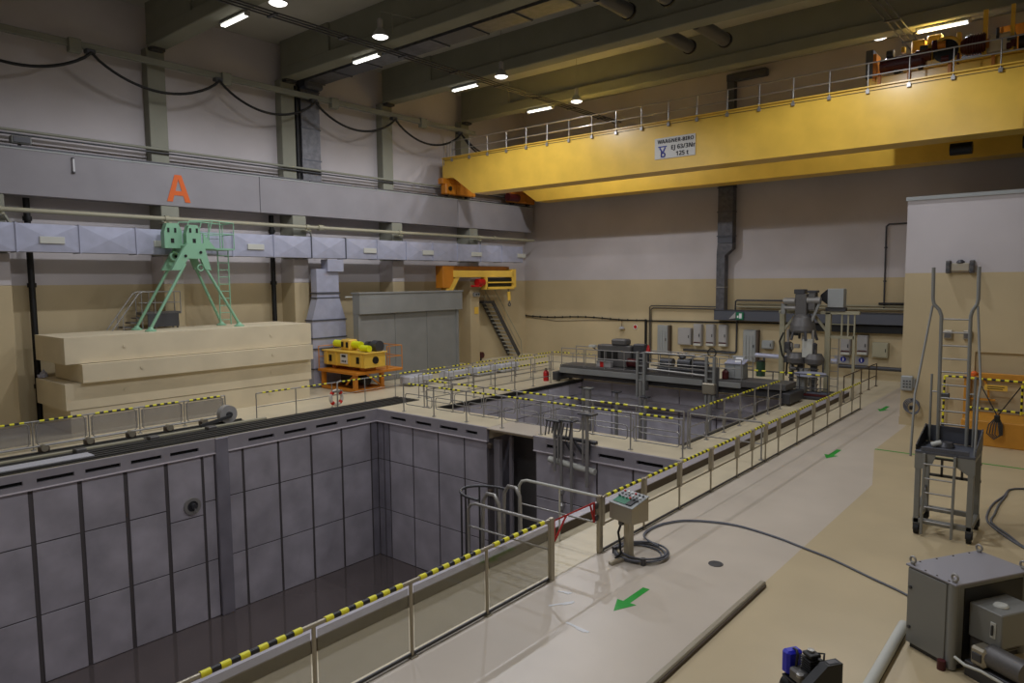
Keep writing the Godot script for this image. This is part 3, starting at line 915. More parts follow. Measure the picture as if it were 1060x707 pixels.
	var hz := thing("wall_duct", "dark horizontal air duct along the far wall under thin pipes", "air duct")
	put("duct_section", MB.new().bb(-16.35, -12.0, 2.72, 3.25, ZF, ZF + .6, .02), M.galv_dark, hz)
	put("duct_section", MB.new().bb(-11.95, -5.15, 2.72, 3.25, ZF, ZF + .6, .02), M.galv_dark, hz)
	put("cover_strip", MB.new().bb(-16.35, -5.15, 3.25, 3.29, ZF, ZF + .62), M.steel_dark, hz)
	# short stub ducts hanging out of the roof between the beams
	for e in [[-14.0, -25.9, -28.6, "left stub duct of the pair near the roof beam above the far duct"], [-12.5, -26.1, -28.8, "right stub duct of the pair near the roof beam above the far duct"], [-13.9, -21.3, -23.4, "left dark stub duct at the very top of the frame"], [-12.2, -21.3, -23.2, "right dark stub duct at the very top of the frame"]]:
		var s := thing("stub_duct", "dark " + e[3] if not e[3].contains("dark") else e[3], "air duct", "stub ducts between the roof beams")
		put("pipe", MB.new().cyl(Vector3(e[0], 14.85, e[1]), Vector3(e[0], 14.85, e[2]), .27, 16), M.galv_dark, s)
		put("mouth", MB.new().lathe(Vector3(e[0], 14.85, e[2]), [Vector2(.27, .05), Vector2(.31, .05), Vector2(.31, -.05), Vector2(.2, -.05)], 16, Basis(Vector3.RIGHT, PI / 2)), M.black, s)
		put("hanger", MB.new().rod(Vector3(e[0], 15.1, (e[1] + e[2]) * .5), Vector3(e[0], 16.1, (e[1] + e[2]) * .5), .03, 6), M.steel_dark, s)
	# cable trays under the roof
	for e in [[-22.6, "twin conduit line below the roof along the left lamp row"], [-6.3, "twin conduit line below the roof along the right lamp row"]]:
		var tr := thing("lamp_conduit", e[1], "conduit")
		for o in [-.22, 0.0, .22]:
			put("pipe", MB.new().rod(Vector3(e[0] + o, 14.30, 5.0), Vector3(e[0] + o, 14.30, -36.9), .03, 6), M.steel_dark, tr)
		for i in 14:
			put("crosspiece", MB.new().box(Vector3(e[0], 14.26, 3.0 - i * 3.0 + .9), Vector3(.54, .05, .12)), M.steel_dark, tr)

# ---------------------------------------------------------------- railings
# yellow and black sleeve on a handrail from a to b
func sleeve(a: Vector3, b: Vector3, r: float, pitch: float) -> MB:
	var mb := MB.new()
	var L := a.distance_to(b)
	var n := int(L / pitch)
	if n % 2 == 0:
		n += 1
	for i in n:
		var yl := i % 2 == 0
		mb.col = Color(.82, .76, .03) if yl else Color(.012, .012, .012)
		mb.rod(a.lerp(b, float(i) / n), a.lerp(b, float(i + 1) / n), r * (1.12 if yl else 1.0), 8)
	return mb

func frame_loop(a: Vector3, b: Vector3, y0: float, y1: float, inset: float, rad: float) -> Array:
	var d := (b - a).normalized()
	var p := a + d * inset
	var q := b - d * inset
	var pts := []
	for c in [[q, y1, d, 0], [p, y1, -d, 1], [p, y0, -d, 2], [q, y0, d, 3]]:
		var o: Vector3 = c[2]
		var up := 1.0 if c[3] < 2 else -1.0
		var cc: Vector3 = c[0] - o * rad
		cc.y = c[0].y + c[1] - up * rad
		for k in 4:
			var t := (k / 3.0) * PI / 2
			if c[3] % 2 == 1:
				t = PI / 2 - t
			pts.append(cc + o * cos(t) * rad + Vector3.UP * up * sin(t) * rad)
	return pts

func rail_run(label: String, stops: Array, o: Dictionary) -> Node3D:
	var t := thing("railing", label, "railing")
	var top: float = o.get("top", 1.05)
	var r: float = o.get("r", .024)
	var m: Material = o.get("mat", M.steel)
	var n := stops.size()
	for i in n:
		var p: Vector3 = stops[i]
		var pb := MB.new()
		if o.get("plate", false) and i < n - 1:
			pb.bb(p.x - .05, p.x + .05, top - .52, top + .02, p.z - .04, p.z + .04, .008)
			pb.rod(p, p + Vector3.UP * (top - .5), .022, 8)
		else:
			pb.rod(p, p + Vector3.UP * top, o.get("post_r", r), 8)
		pb.box(p + Vector3.UP * .01, Vector3(.12, .02, .12), .004)
		put("post", pb, m, t)
	put("handrail", MB.new().tube(stops.map(func(p): return p + Vector3.UP * top), r, 8), m, t)
	for y in o.get("bars", []):
		put("rail_bar", MB.new().tube(stops.map(func(p): return p + Vector3.UP * y), r * .8, 6), m, t)
	for i in n - 1:
		var a: Vector3 = stops[i]
		var b: Vector3 = stops[i + 1]
		var d := (b - a).normalized()
		if o.get("tape", 0.0) > 0.0:
			var g: float = o.get("gap", .14)
			put("hazard_tape", sleeve(a + d * g + Vector3.UP * top, b - d * g + Vector3.UP * top, r * 1.3, o.tape), M.hazard, t)
		if o.has("frame"):
			put("bay_frame", MB.new().tube(frame_loop(a, b, o.frame[0], o.frame[1], .1, .1), r * .7, 6, true), m, t)
		if o.has("pane"):
			var cen: Vector3 = (a + b) * .5 + Vector3.UP * ((o.pane_y[0] + o.pane_y[1]) * .5)
			var len: float = a.distance_to(b) - .1
			put("pane", MB.new().box(cen, Vector3(absf(d.x) * len + absf(d.z) * .008, o.pane_y[1] - o.pane_y[0], absf(d.z) * len + absf(d.x) * .008)), o.pane, t)
		if o.get("sill", false):
			put("bottom_rail", MB.new().bar(a + Vector3.UP * .04, b + Vector3.UP * .04, .025, .04), M.steel_dark, t)
	return t

func pts_z(x: float, zs: Array) -> Array:
	return zs.map(func(z): return Vector3(x, 0, z))

func pts_x(z: float, xs: Array) -> Array:
	return xs.map(func(x): return Vector3(x, 0, z))

func steps(a: float, b: float, n: int) -> Array:
	var r := []
	for i in n + 1:
		r.append(lerpf(a, b, float(i) / n))
	return r

func build_fences() -> void:
	# right of the near basin
	var near := rail_run("near railing with tinted panes and yellow and black handrail beside the near basin", pts_z(XFENCE, [-9.05, -7.5, -6.0, -4.5, -3.0, -1.5]), {"top": 1.035, "r": .026, "mat": M.steel_warm, "tape": .105, "gap": .16, "pane": M.glass, "pane_y": [.1, .96], "sill": true})
	put("end_plate", MB.new().bb(XFENCE - .03, XFENCE + .05, 0, 1.07, -9.14, -9.04, .01), M.steel_warm, near)
	var far := rail_run("long right railing running on from the red gate past both basins", pts_z(XFENCE, [-10.65, -12.2, -13.75, -15.35, -16.9, -17.9, -18.85, -19.85, -21.45, -23.0, -24.5, -26.0, -27.5, -28.65]), {"top": 1.03, "r": .024, "mat": M.steel_warm, "tape": .105, "gap": .16, "plate": true, "bars": [.52], "sill": true})
	put("end_plate", MB.new().bb(XFENCE - .05, XFENCE + .03, 0, 1.08, -10.64, -10.54, .01), M.steel_warm, far)
	# red gate hinged on the far post
	var g := thing("gate", "small red tubular gate closing the gap in the railing left of the control console", "gate")
	var a := Vector3(XFENCE - .02, 0, -10.42)
	var b := Vector3(XFENCE - .02, 0, -9.22)
	put("frame", MB.new().tube([a + Vector3.UP * .62, a + Vector3.UP * .98, b + Vector3.UP * .98, b + Vector3.UP * .62], .022, 8), M.red, g)
	put("brace", MB.new().rod(b + Vector3.UP * .62, a.lerp(b, .72) + Vector3.UP * .97, .018, 8), M.red, g)
	put("brace", MB.new().rod(a + Vector3.UP * .64, a.lerp(b, .1) + Vector3.UP * .97, .018, 8), M.red, g)
	put("hinge", MB.new().box(a + Vector3(0, .9, -.06), Vector3(.06, .1, .08), .01).box(a + Vector3(0, .68, -.06), Vector3(.06, .1, .08), .01), M.steel_dark, g)
	# rails that flank the way from the gate to the pool ladder
	for e in [[-9.12, "straight rail from the end of the near railing towards the pool ladder", .95, .5], [-10.6, "pale curved rail from the red gate's post towards the pool ladder", 1.05, .55]]:
		var w := thing("railing", e[1], "railing")
		var z: float = e[0]
		put("handrail", MB.new().tube([Vector3(XFENCE - .06, e[2], z), Vector3(-8.55, e[2], z), Vector3(-8.68, e[2] - .04, z), Vector3(-8.75, e[2] - .14, z), Vector3(-8.75, -.35, z), Vector3(-8.3, -.36, z)], .028, 10), M.label_plate if z < -10 else M.steel, w)
		put("rail_bar", MB.new().rod(Vector3(XFENCE - .06, e[3], z), Vector3(-8.74, e[3], z), .018, 8), M.steel, w)
		if z < -10:
			put("upright", MB.new().rod(Vector3(-7.75, 0, z), Vector3(-7.75, e[2], z), .018, 8), M.label_plate, w)
	# between the two basins
	rail_run("front railing on the walkway between the two basins", pts_x(-17.78, steps(-20.4, -8.75, 7)), {"top": 1.1, "tape": .13, "gap": .3, "frame": [.3, .72], "mat": M.steel})
	rail_run("rear railing along the near edge of the far basin", pts_x(-18.85, steps(-20.4, -9.25, 7)), {"top": 1.1, "tape": .13, "gap": .3, "frame": [.3, .72], "mat": M.steel})
	rail_run("railing along the right edge of the far basin", pts_z(-9.22, steps(-19.05, -26.9, 6)), {"top": 1.1, "tape": .13, "gap": .2, "frame": [.2, .6], "mat": M.steel})
	rail_run("railing along the left edge of the far basin", pts_z(-20.4, steps(-19.0, -27.2, 6)), {"top": 1.05, "tape": .13, "gap": .25, "bars": [.35, .7], "mat": M.steel})
	var cr := rail_run("short pale cross rail between the far basin's railing and the long right railing", pts_x(-18.95, [-9.1, -6.98]), {"top": 1.05, "bars": [.45], "mat": M.steel})
	cr.set_meta("category", "railing")
	# left of the near basin
	rail_run("left railing with grey panes behind the roller track", pts_z(-24.5, [-2.1, -3.65, -5.15, -6.66, -8.2, -9.74, -11.24, -12.75]), {"top": .88, "tape": .12, "gap": .2, "frame": [.14, .84], "pane": M.glass_grey, "pane_y": [.2, .8], "mat": M.steel})
	rail_run("left railing in front of the orange winch and the grey gate leaf", pts_z(-23.3, steps(-13.3, -31.3, 11)), {"top": 1.0, "tape": .13, "gap": .25, "bars": [.5], "mat": M.steel, "r": .02})
	rail_run("second left railing nearer the basins, between the winch and the far corner", pts_z(-22.3, steps(-20.3, -29.6, 6)), {"top": 1.0, "tape": .13, "gap": .25, "bars": [.5], "mat": M.steel, "r": .02})
	rail_run("short railing across the deck left of the far basin", pts_x(-31.0, steps(-23.2, -20.3, 2)), {"top": 1.05, "tape": .13, "gap": .2, "bars": [.5], "mat": M.steel, "r": .02})
	rail_run("railing behind the far basin, in front of the tall machine", pts_x(-29.65, steps(-11.6, -8.3, 3)), {"top": 1.05, "tape": .16, "gap": .3, "bars": [.5], "mat": M.steel_dark})
	rail_run("dark railing at the far right corner of the far basin", pts_z(-7.75, steps(-29.9, -35.2, 4)), {"top": 1.05, "bars": [.5], "mat": M.skirting})
	# kerb that carries the service bridge's right rail
	var kb := thing("bridge_rail", "low dark sided kerb with pale top along the right edges of both basins", "rail")
	for e in [[.8, -31.5]]:
		put("kerb", MB.new().bb(-8.08, -7.94, 0, .19, e[0], e[1], .01), M.skirting, kb)
		put("top_plate", MB.new().bb(-8.18, -7.92, .19, .21, e[0], e[1], .01), M.liner_band, kb)

# ---------------------------------------------------------------- left side of the hall
func block(called_label: String, x0: float, x1: float, y0: float, y1: float, z0: float, z1: float, cham: float) -> void:
	var t := thing("shielding_block", called_label, "concrete block", "cream shielding blocks stacked by the left wall")
	var poly := PackedVector2Array([Vector2(x0, -z0), Vector2(x1 - cham, -z0), Vector2(x1, -z0 + cham * .12), Vector2(x1, -z1), Vector2(x0, -z1)])
	put("block", poly_slab(poly, y0, y1), M.concrete_cream, t)
	for z in [z0 - 1.9, z1 + 1.9]:
		put("lifting_socket", MB.new().lathe(Vector3(x1 + .005, (y0 + y1) * .5 + .05, z), [Vector2(.0, 0), Vector2(.06, 0), Vector2(.06, .02), Vector2(.0, .02)], 14, Basis(Vector3.BACK, -PI / 2)), M.concrete_cream, t)

func build_left() -> void:
	block("bottom cream shielding block of the stack by the left wall, set back under the others", -29.0, -26.22, 0, .78, -8.25, -17.5, 0.0)
	block("third cream shielding block from the top of the stack by the left wall", -29.0, -26.2, .80, 1.68, -8.1, -17.6, .25)
	block("narrow second cream shielding block jutting out below the topmost block", -28.6, -25.95, 1.70, 2.32, -8.6, -17.55, 0.0)
	block("topmost cream shielding block of the stack, under the green tripod", -29.0, -26.2, 2.34, 3.23, -8.15, -17.65, .25)
	var hb := thing("cloth", "crumpled blue grey cloth stuffed between the cream blocks at their left end", "cloth", "", Vector3(-28.8, 1.69, -8.35))
	for i in 5:
		put("fold", MB.new().lathe(Vector3(-.04 + .05 * (i % 2), 0, .05 - .0 * i), [Vector2(0, 0), Vector2(.13, .02), Vector2(.11, .12 + .03 * (i % 3)), Vector2(0, .2 + .03 * i)], 9, Basis(Vector3.UP, i * 1.1)).box(Vector3(-.1, .06, .03 + .04 * i), Vector3(.16, .1, .05), .02), M.galv, hb)
	# green lifting tripod
	var t := thing("lifting_frame", "mint green four legged lifting frame with a ladder on the cream blocks", "lifting frame")
	var y0 := 3.23
	var feet := [Vector3(-27.0, y0, -11.3), Vector3(-28.35, y0, -11.35), Vector3(-27.0, y0, -14.8), Vector3(-28.3, y0, -14.72)]
	var tops := [Vector3(-27.1, 5.75, -12.75), Vector3(-27.95, 5.75, -12.6), Vector3(-27.1, 5.75, -13.45), Vector3(-27.95, 5.75, -13.5)]
	for i in 4:
		put("leg", MB.new().rod(feet[i] + Vector3.UP * .1, tops[i], .055, 10), M.green, t)
		put("foot", MB.new().lathe(feet[i], [Vector2(.2, 0), Vector2(.2, .04), Vector2(.12, .08), Vector2(.07, .16), Vector2(0, .16)], 14), M.green, t)
	for s in [-27.1, -27.93]:
		var poly := PackedVector2Array([Vector2(12.2, 5.5), Vector2(12.55, 5.5), Vector2(12.85, 5.95), Vector2(13.35, 5.95), Vector2(13.5, 5.55), Vector2(13.75, 5.5), Vector2(13.55, 6.3), Vector2(13.5, 6.55), Vector2(12.85, 6.55), Vector2(12.6, 6.2)])
		put("yoke", MB.new().prism(poly, Transform3D(Basis(Vector3.FORWARD, Vector3.UP, Vector3.RIGHT), Vector3(s, 0, 0)), .14), M.green, t)
		for e in [[12.75, 6.05], [13.35, 6.2]]:
			put("pin", MB.new().cyl(Vector3(s - .1, e[1], -e[0]), Vector3(s + .1, e[1], -e[0]), .055, 10), M.black, t)
	put("cross_head", MB.new().bb(-27.93, -27.1, 6.1, 6.5, -13.5, -12.75, .05), M.green, t)
	for e in [[-12.15, -12.75, -27.55, 6.35, 7.3], [-12.85, -13.35, -27.25, 6.4, 7.25]]:
		var pl := PackedVector2Array([Vector2(-e[0], e[3]), Vector2(-e[1] + .08, e[3]), Vector2(-e[1] + .08, e[4] - .3), Vector2(-e[1] - .05, e[4]), Vector2(-e[0] + .12, e[4]), Vector2(-e[0], e[4] - .35)])
		put("side_plate", MB.new().prism(pl, Transform3D(Basis(Vector3.FORWARD, Vector3.UP, Vector3.RIGHT), Vector3(e[2], 0, 0)), .3), M.green, t)
		put("slot", MB.new().bb(e[2] + .14, e[2] + .165, 6.95, 7.12, e[0] - .2, e[0] - .12).bb(e[2] + .14, e[2] + .165, 6.95, 7.12, e[0] - .46, e[0] - .38).bb(e[2] + .14, e[2] + .165, 6.55, 6.72, e[0] - .36, e[0] - .24), M.black, t)
	put("hook_ring", MB.new().torus(Vector3(-27.1, 5.6, -13.35), .12, .03, Basis(Vector3.BACK, PI / 2), 16, 6).torus(Vector3(-27.6, 6.05, -12.6), .16, .05, Basis(Vector3.BACK, PI / 2), 16, 6), M.green, t)
	put("platform", MB.new().bb(-28.0, -27.1, 6.32, 6.38, -14.8, -13.5).prism(PackedVector2Array([Vector2(13.5, 6.35), Vector2(14.0, 6.35), Vector2(13.5, 6.95)]), Transform3D(Basis(Vector3.FORWARD, Vector3.UP, Vector3.RIGHT), Vector3(-27.1, 0, 0)), .05), M.green, t)
	for x in [-28.0, -27.1]:
		put("guard_rail", MB.new().tube([Vector3(x, 6.38, -14.78), Vector3(x, 7.4, -14.78), Vector3(x, 7.45, -13.9), Vector3(x, 7.4, -13.0), Vector3(x, 7.2, -12.9)], .025, 6).rod(Vector3(x, 6.95, -14.78), Vector3(x, 6.95, -13.4), .02, 6), M.green, t)
		put("guard_post", MB.new().rod(Vector3(x, 6.38, -14.2), Vector3(x, 7.43, -14.2), .022, 6).rod(Vector3(x, 6.5, -13.6), Vector3(x, 7.43, -13.9), .022, 6), M.green, t)
	put("guard_rail", MB.new().rod(Vector3(-28.0, 7.4, -14.78), Vector3(-27.1, 7.4, -14.78), .025, 6).rod(Vector3(-28.0, 6.95, -14.78), Vector3(-27.1, 6.95, -14.78), .02, 6), M.green, t)
	for z in [-14.3, -14.75]:
		put("ladder_stile", MB.new().rod(Vector3(-27.55, 3.3, z), Vector3(-27.55, 6.35, z), .028, 6), M.green, t)
	for i in 10:
		put("rung", MB.new().rod(Vector3(-27.55, 3.5 + .29 * i, -14.3), Vector3(-27.55, 3.5 + .29 * i, -14.75), .018, 6), M.green, t)
	# small access steps behind the tripod, standing on the blocks
	var st := thing("access_platform", "small grey access steps with handrails on the cream blocks, left of the green frame", "steps")
	put("platform", MB.new().bb(-28.95, -28.4, 3.8, 3.9, -13.1, -11.6, .01), M.machine_grey, st)
	for i in 3:
		put("step", MB.new().bb(-28.95, -28.4, 3.3 + .17 * i, 3.36 + .17 * i, -10.95 - .22 * i, -11.2 - .22 * i), M.machine_grey, st)
	put("side_panel", MB.new().bb(-28.42, -28.38, 3.3, 3.82, -13.0, -11.8), M.steel_dark, st)
	for x in [-28.93, -28.4]:
		put("handrail", MB.new().tube([Vector3(x, 3.25, -10.5), Vector3(x, 4.6, -11.5), Vector3(x, 4.68, -11.65), Vector3(x, 4.68, -13.1), Vector3(x, 3.8, -13.1)], .025, 8).rod(Vector3(x, 4.25, -11.7), Vector3(x, 4.25, -13.1), .018, 6), M.steel, st)
		for z in [-10.9, -11.6, -12.1]:
			put("rail_post", MB.new().rod(Vector3(x, 3.24, z), Vector3(x, 4.66 if z < -11.5 else 3.8, z), .02, 6), M.steel, st)
	put("leg", MB.new().bb(-28.9, -28.84, 3.23, 3.8, -13.0, -12.94).bb(-28.5, -28.44, 3.23, 3.8, -13.0, -12.94), M.machine_grey, st)
	# roller track along the near basin
	var tr := thing("roller_track", "dark roller track of parallel strips along the left edge of the basins", "track")
	put("base_plate", MB.new().bb(-23.9, -21.84, 0.002, .03, 3.0, -13.0).bb(-23.02, -21.84, 0.002, .03, -13.0, -19.9), M.rail_deck, tr)
	put("strip", MB.new().bb(-23.9, -23.8, .03, .075, 3.0, -13.0, .008), M.rail_strip, tr)
	for x in [-22.96, -22.75, -22.45, -22.2, -21.95]:
		put("strip", MB.new().bb(x - .05, x + .05, .03, .075, 3.0, -19.7, .008), M.rail_strip, tr)
	put("pale_rail", MB.new().bb(-23.25, -23.12, .03, .11, -2.0, -9.3, .02), M.pipe_cream, tr)
	put("pale_rail", MB.new().bb(-23.25, -23.12, .03, .11, -9.7, -13.6, .02), M.pipe_cream, tr)
	put("side_rail", MB.new().rod(Vector3(-24.05, .2, 2.0), Vector3(-24.05, .2, -12.6), .03, 8), M.steel, tr)
	for z in [-5.5, -6.75, -7.97, -9.2, -10.4, -11.6]:
		var rl := put("roller_block", MB.new().box(Vector3(-23.88, .13, z), Vector3(.18, .16, .28), .02), M.skirting, tr)
		put("roller", MB.new().cyl(Vector3(-23.97, .17, z), Vector3(-23.75, .17, z), .1, 14), M.steel_warm, rl)
	var wh := put("end_wheel", MB.new().cyl(Vector3(-23.85, .34, -12.4), Vector3(-23.6, .34, -12.4), .32, 24), M.cab_pale, tr)
	put("hub", MB.new().cyl(Vector3(-23.6, .34, -12.4), Vector3(-23.5, .34, -12.4), .1, 14), M.steel_dark, wh)
	put("axle_bar", MB.new().bar(Vector3(-23.45, .12, -11.3), Vector3(-23.45, .3, -12.4), .08, .1), M.steel_dark, tr)
	for z in [-9.5, -11.4, -7.4]:
		put("chain_block", MB.new().box(Vector3(-22.95, .1, z), Vector3(.3, .14, .3), .02), M.machine_grey, tr)
	var wp := thing("cover_plate", "white speckled cover plate lying on the near end of the roller track", "plate")
	put("plate", MB.new().bb(-22.5, -21.97, .078, .11, 1.0, -7.45, .005), M.white_plate, wp)
	# orange winch on its stand
	var w := thing("winch", "orange winch box with two yellow motors on an orange stand with guard rails", "winch")
	put("base_frame", MB.new().bb(-28.1, -25.5, .02, .16, -19.55, -19.4, .01).bb(-28.1, -25.5, .02, .16, -21.1, -20.95, .01).bb(-28.1, -27.95, .02, .16, -20.95, -19.55).bb(-25.65, -25.5, .02, .16, -20.95, -19.55), M.orange, w)
	put("base_plate", MB.new().bb(-27.9, -25.7, .02, .06, -20.95, -19.55), M.orange, w)
	for p in [Vector2(-28.0, -19.5), Vector2(-25.62, -19.5), Vector2(-28.0, -21.0), Vector2(-25.62, -21.0)]:
		put("leg", MB.new().bb(p.x - .09, p.x + .09, .16, .82, p.y - .09, p.y + .09, .01), M.orange, w)
	put("brace", MB.new().bar(Vector3(-25.6, .2, -20.9), Vector3(-25.6, .8, -20.1), .06, .06).bar(Vector3(-25.7, .8, -19.5), Vector3(-26.3, .3, -19.5), .06, .06), M.orange, w)
	put("platform", MB.new().bb(-28.2, -25.25, .82, .95, -21.05, -19.3, .02).bb(-27.1, -25.25, .82, .95, -22.0, -21.05, .02), M.orange, w)
	put("inner_machine", MB.new().box(Vector3(-26.9, .5, -20.3), Vector3(.9, .6, .7), .05).cyl(Vector3(-26.2, .45, -20.3), Vector3(-25.8, .45, -20.3), .25, 14), M.black, w)
	put("support", MB.new().bb(-27.9, -27.6, .95, 1.12, -20.6, -19.9).bb(-25.8, -25.5, .95, 1.12, -20.6, -19.9), M.orange, w)
	put("box", MB.new().bb(-28.2, -25.1, 1.12, 1.78, -20.85, -19.65, .03), M.yellow, w)
	put("box_rim", MB.new().bb(-28.26, -25.04, 1.76, 1.82, -20.91, -19.59, .01), M.yellow, w)
	for x in [-27.65, -25.6]:
		put("opening", MB.new().bb(x - .1, x + .1, 1.3, 1.6, -19.65, -19.625), M.black, w)
	put("opening", MB.new().cyl(Vector3(-25.1, 1.45, -20.25), Vector3(-25.07, 1.45, -20.25), .17, 16), M.black, w)
	put("data_plate", MB.new().bb(-26.85, -26.35, 1.25, 1.7, -19.65, -19.62), M.sign_white, w)
	put("plate_mark", MB.new().bb(-26.75, -26.45, 1.55, 1.65, -19.62, -19.61).bb(-26.75, -26.68, 1.32, 1.4, -19.62, -19.61).bb(-26.63, -26.56, 1.32, 1.4, -19.62, -19.61).bb(-26.51, -26.44, 1.32, 1.4, -19.62, -19.61), M.ink, w)
	for x in [-27.9, -27.2, -26.2, -25.3]:
		put("edge_rib", MB.new().bb(x - .03, x + .03, 1.14, 1.76, -19.65, -19.6), M.yellow, w)
	put("gearbox", MB.new().bb(-27.35, -26.65, 1.82, 2.32, -20.5, -20.0, .06), M.yellow, w)
	put("gearbox_window", MB.new().bb(-27.25, -27.1, 1.95, 2.2, -20.0, -19.975).bb(-26.9, -26.75, 1.95, 2.2, -20.0, -19.975), M.black, w)
	put("motor", MB.new().cyl(Vector3(-28.05, 2.08, -20.25), Vector3(-27.35, 2.08, -20.25), .17, 16), M.neon_yellow, w)
	put("motor", MB.new().cyl(Vector3(-26.65, 2.08, -20.25), Vector3(-26.1, 2.08, -20.25), .17, 16), M.neon_yellow, w)
	put("motor", MB.new().cyl(Vector3(-25.75, 1.98, -20.0), Vector3(-25.2, 1.98, -20.0), .15, 16), M.neon_yellow, w)
	put("brake_wheel", MB.new().cyl(Vector3(-25.6, 2.05, -20.6), Vector3(-25.2, 2.05, -20.6), .26, 18), M.steel_dark, w)
	put("brake_wheel", MB.new().cyl(Vector3(-26.1, 2.05, -20.6), Vector3(-25.9, 2.05, -20.6), .2, 14), M.steel_dark, w)
	for e in [[-28.15, -21.0, -28.15, -19.35], [-27.05, -22.0, -25.3, -22.0], [-25.3, -22.0, -25.3, -21.1], [-27.05, -22.0, -27.05, -21.1]]:
		for h in [1.5, 2.0]:
			put("guard_rail", MB.new().rod(Vector3(e[0], h, e[1]), Vector3(e[2], h, e[3]), .02, 6), M.orange, w)
	for e in [[-28.15, -21.0], [-28.15, -19.35], [-28.15, -20.2], [-27.05, -22.0], [-26.2, -22.0], [-25.3, -22.0], [-25.3, -21.1]]:
		put("guard_post", MB.new().rod(Vector3(e[0], .95, e[1]), Vector3(e[0], 2.0, e[1]), .022, 6), M.orange, w)
	# life ring on its stand
	var lr := thing("life_ring", "white life ring with four red bands hanging below the left railing", "life ring")
	var B := Basis(Vector3.BACK, PI / 2)
	var yr := Vector3(-23.2, .41, -16.7)
	put("stand", MB.new().tube([Vector3(-23.12, 0.0, -16.7), Vector3(-23.12, .95, -16.7), Vector3(-23.14, 1.03, -16.75), Vector3(-23.2, 1.05, -16.95)], .03, 8).bar(Vector3(-23.12, .68, -16.95), Vector3(-23.12, .68, -16.45), .04, .04), M.steel, lr)
	put("ring", MB.new().torus(yr, .27, .07, B, 28, 10), M.ring_white, lr)
	for k in 4:
		var a := PI / 4 + k * PI / 2
		put("band", MB.new().torus(yr, .27, .078, B, 4, 10, a - .22, a + .22), M.ring_red, lr)
	# grey gate leaf
	var gl := thing("basin_gate", "large pale grey gate leaf with a projecting upper band standing before the left wall", "gate leaf")
	put("upper_band", MB.new().bb(-27.85, -27.3, 3.42, 4.42, -28.25, -21.15, .015), M.gate_grey, gl)
	put("band_rim", MB.new().bb(-27.9, -27.26, 4.40, 4.48, -28.3, -21.1, .01), M.gate_grey, gl)
	for e in [[-21.25, -23.5], [-23.52, -25.7], [-25.72, -27.95]]:
		put("leaf_panel", MB.new().bb(-27.8, -27.5, 0.02, 3.42, e[1], e[0], .01), M.gate_grey, gl)
	put("edge_flange", MB.new().bb(-27.82, -27.42, 0.0, 3.42, -28.05, -27.9), M.gate_grey, gl)
	put("edge_flange", MB.new().bb(-27.82, -27.42, 0, 3.42, -21.3, -21.15), M.gate_grey, gl)
	# jib hoist on the last column
	var j := thing("jib_hoist", "yellow wall hoist with two black drums and a hook near the far left corner", "hoist")
	put("bracket", MB.new().bb(-29.05, -28.45, 4.6, 5.85, -28.75, -27.9, .02), M.orange, j)
	put("rear_beam", MB.new().bb(-29.05, -28.9, 5.62, 5.86, -34.2, -27.9, .01), M.orange, j)
	put("front_beam", MB.new().bb(-28.65, -28.4, 5.2, 5.6, -34.1, -28.7, .015), M.yellow, j)
	put("brace", MB.new().bar(Vector3(-28.55, 3.9, -28.1), Vector3(-28.55, 5.4, -29.2), .2, .3), M.yellow, j)
	put("post", MB.new().bb(-28.95, -28.5, 0.0, 4.6, -28.6, -28.2, .02), M.yellow, j)
	put("end_bracket", MB.new().bb(-29.0, -28.4, 4.55, 5.7, -34.3, -33.9, .02), M.yellow, j)
	put("drum_frame", MB.new().bb(-28.75, -28.3, 4.46, 4.62, -34.0, -31.4, .02).bb(-28.75, -28.3, 4.84, 4.92, -34.0, -31.4, .01).bb(-28.75, -28.3, 4.46, 5.2, -31.5, -31.35, .01), M.yellow, j)
	put("drum", MB.new().cyl(Vector3(-28.5, 5.04, -33.8), Vector3(-28.5, 5.04, -31.5), .13, 16), M.black, j)
	put("drum", MB.new().cyl(Vector3(-28.5, 4.73, -33.8), Vector3(-28.5, 4.73, -31.5), .11, 16), M.black, j)
	put("motor", MB.new().cyl(Vector3(-28.5, 4.9, -31.3), Vector3(-28.5, 4.9, -30.75), .22, 14).box(Vector3(-28.5, 4.68, -30.7), Vector3(.3, .12, .7), .02), M.red, j)
	put("hook_block", MB.new().bar(Vector3(-28.4, 4.3, -33.55), Vector3(-28.4, 3.75, -33.6), .1, .22, .02), M.yellow, j)
	put("hook", MB.new().torus(Vector3(-28.4, 3.5, -33.6), .1, .035, B, 14, 6).rod(Vector3(-28.4, 4.46, -33.5), Vector3(-28.4, 3.6, -33.6), .03, 6), M.steel_dark, j)
	# signs on the last column
	var sb := thing("switch_box", "small grey switch box on the last column of the left wall", "box", "", Vector3(-29.1, 4.05, -31.25))
	put("housing", MB.new().box(Vector3(.08, .12, 0), Vector3(.16, .26, .5), .02), M.cab_grey, sb)
	put("switch", MB.new().cyl(Vector3(.16, .12, .1), Vector3(.2, .12, .1), .04, 10).cyl(Vector3(.16, .12, -.1), Vector3(.2, .12, -.1), .04, 10), M.black, sb)
	var ys := thing("warning_sign", "small yellow warning sign on the last column of the left wall", "sign", "", Vector3(-29.1, 3.0, -31.3))
	put("plate", MB.new().box(Vector3(.02, .2, 0), Vector3(.03, .42, .36), .005), M.yellow, ys)
	# stairs in the far left corner
	var sr := thing("staircase", "steep grey steel staircase with pale handrails against the far end of the left wall", "stairs")
	var ta := Vector3(0, 3.7, -32.9)
	var tb := Vector3(0, 0.1, -35.5)
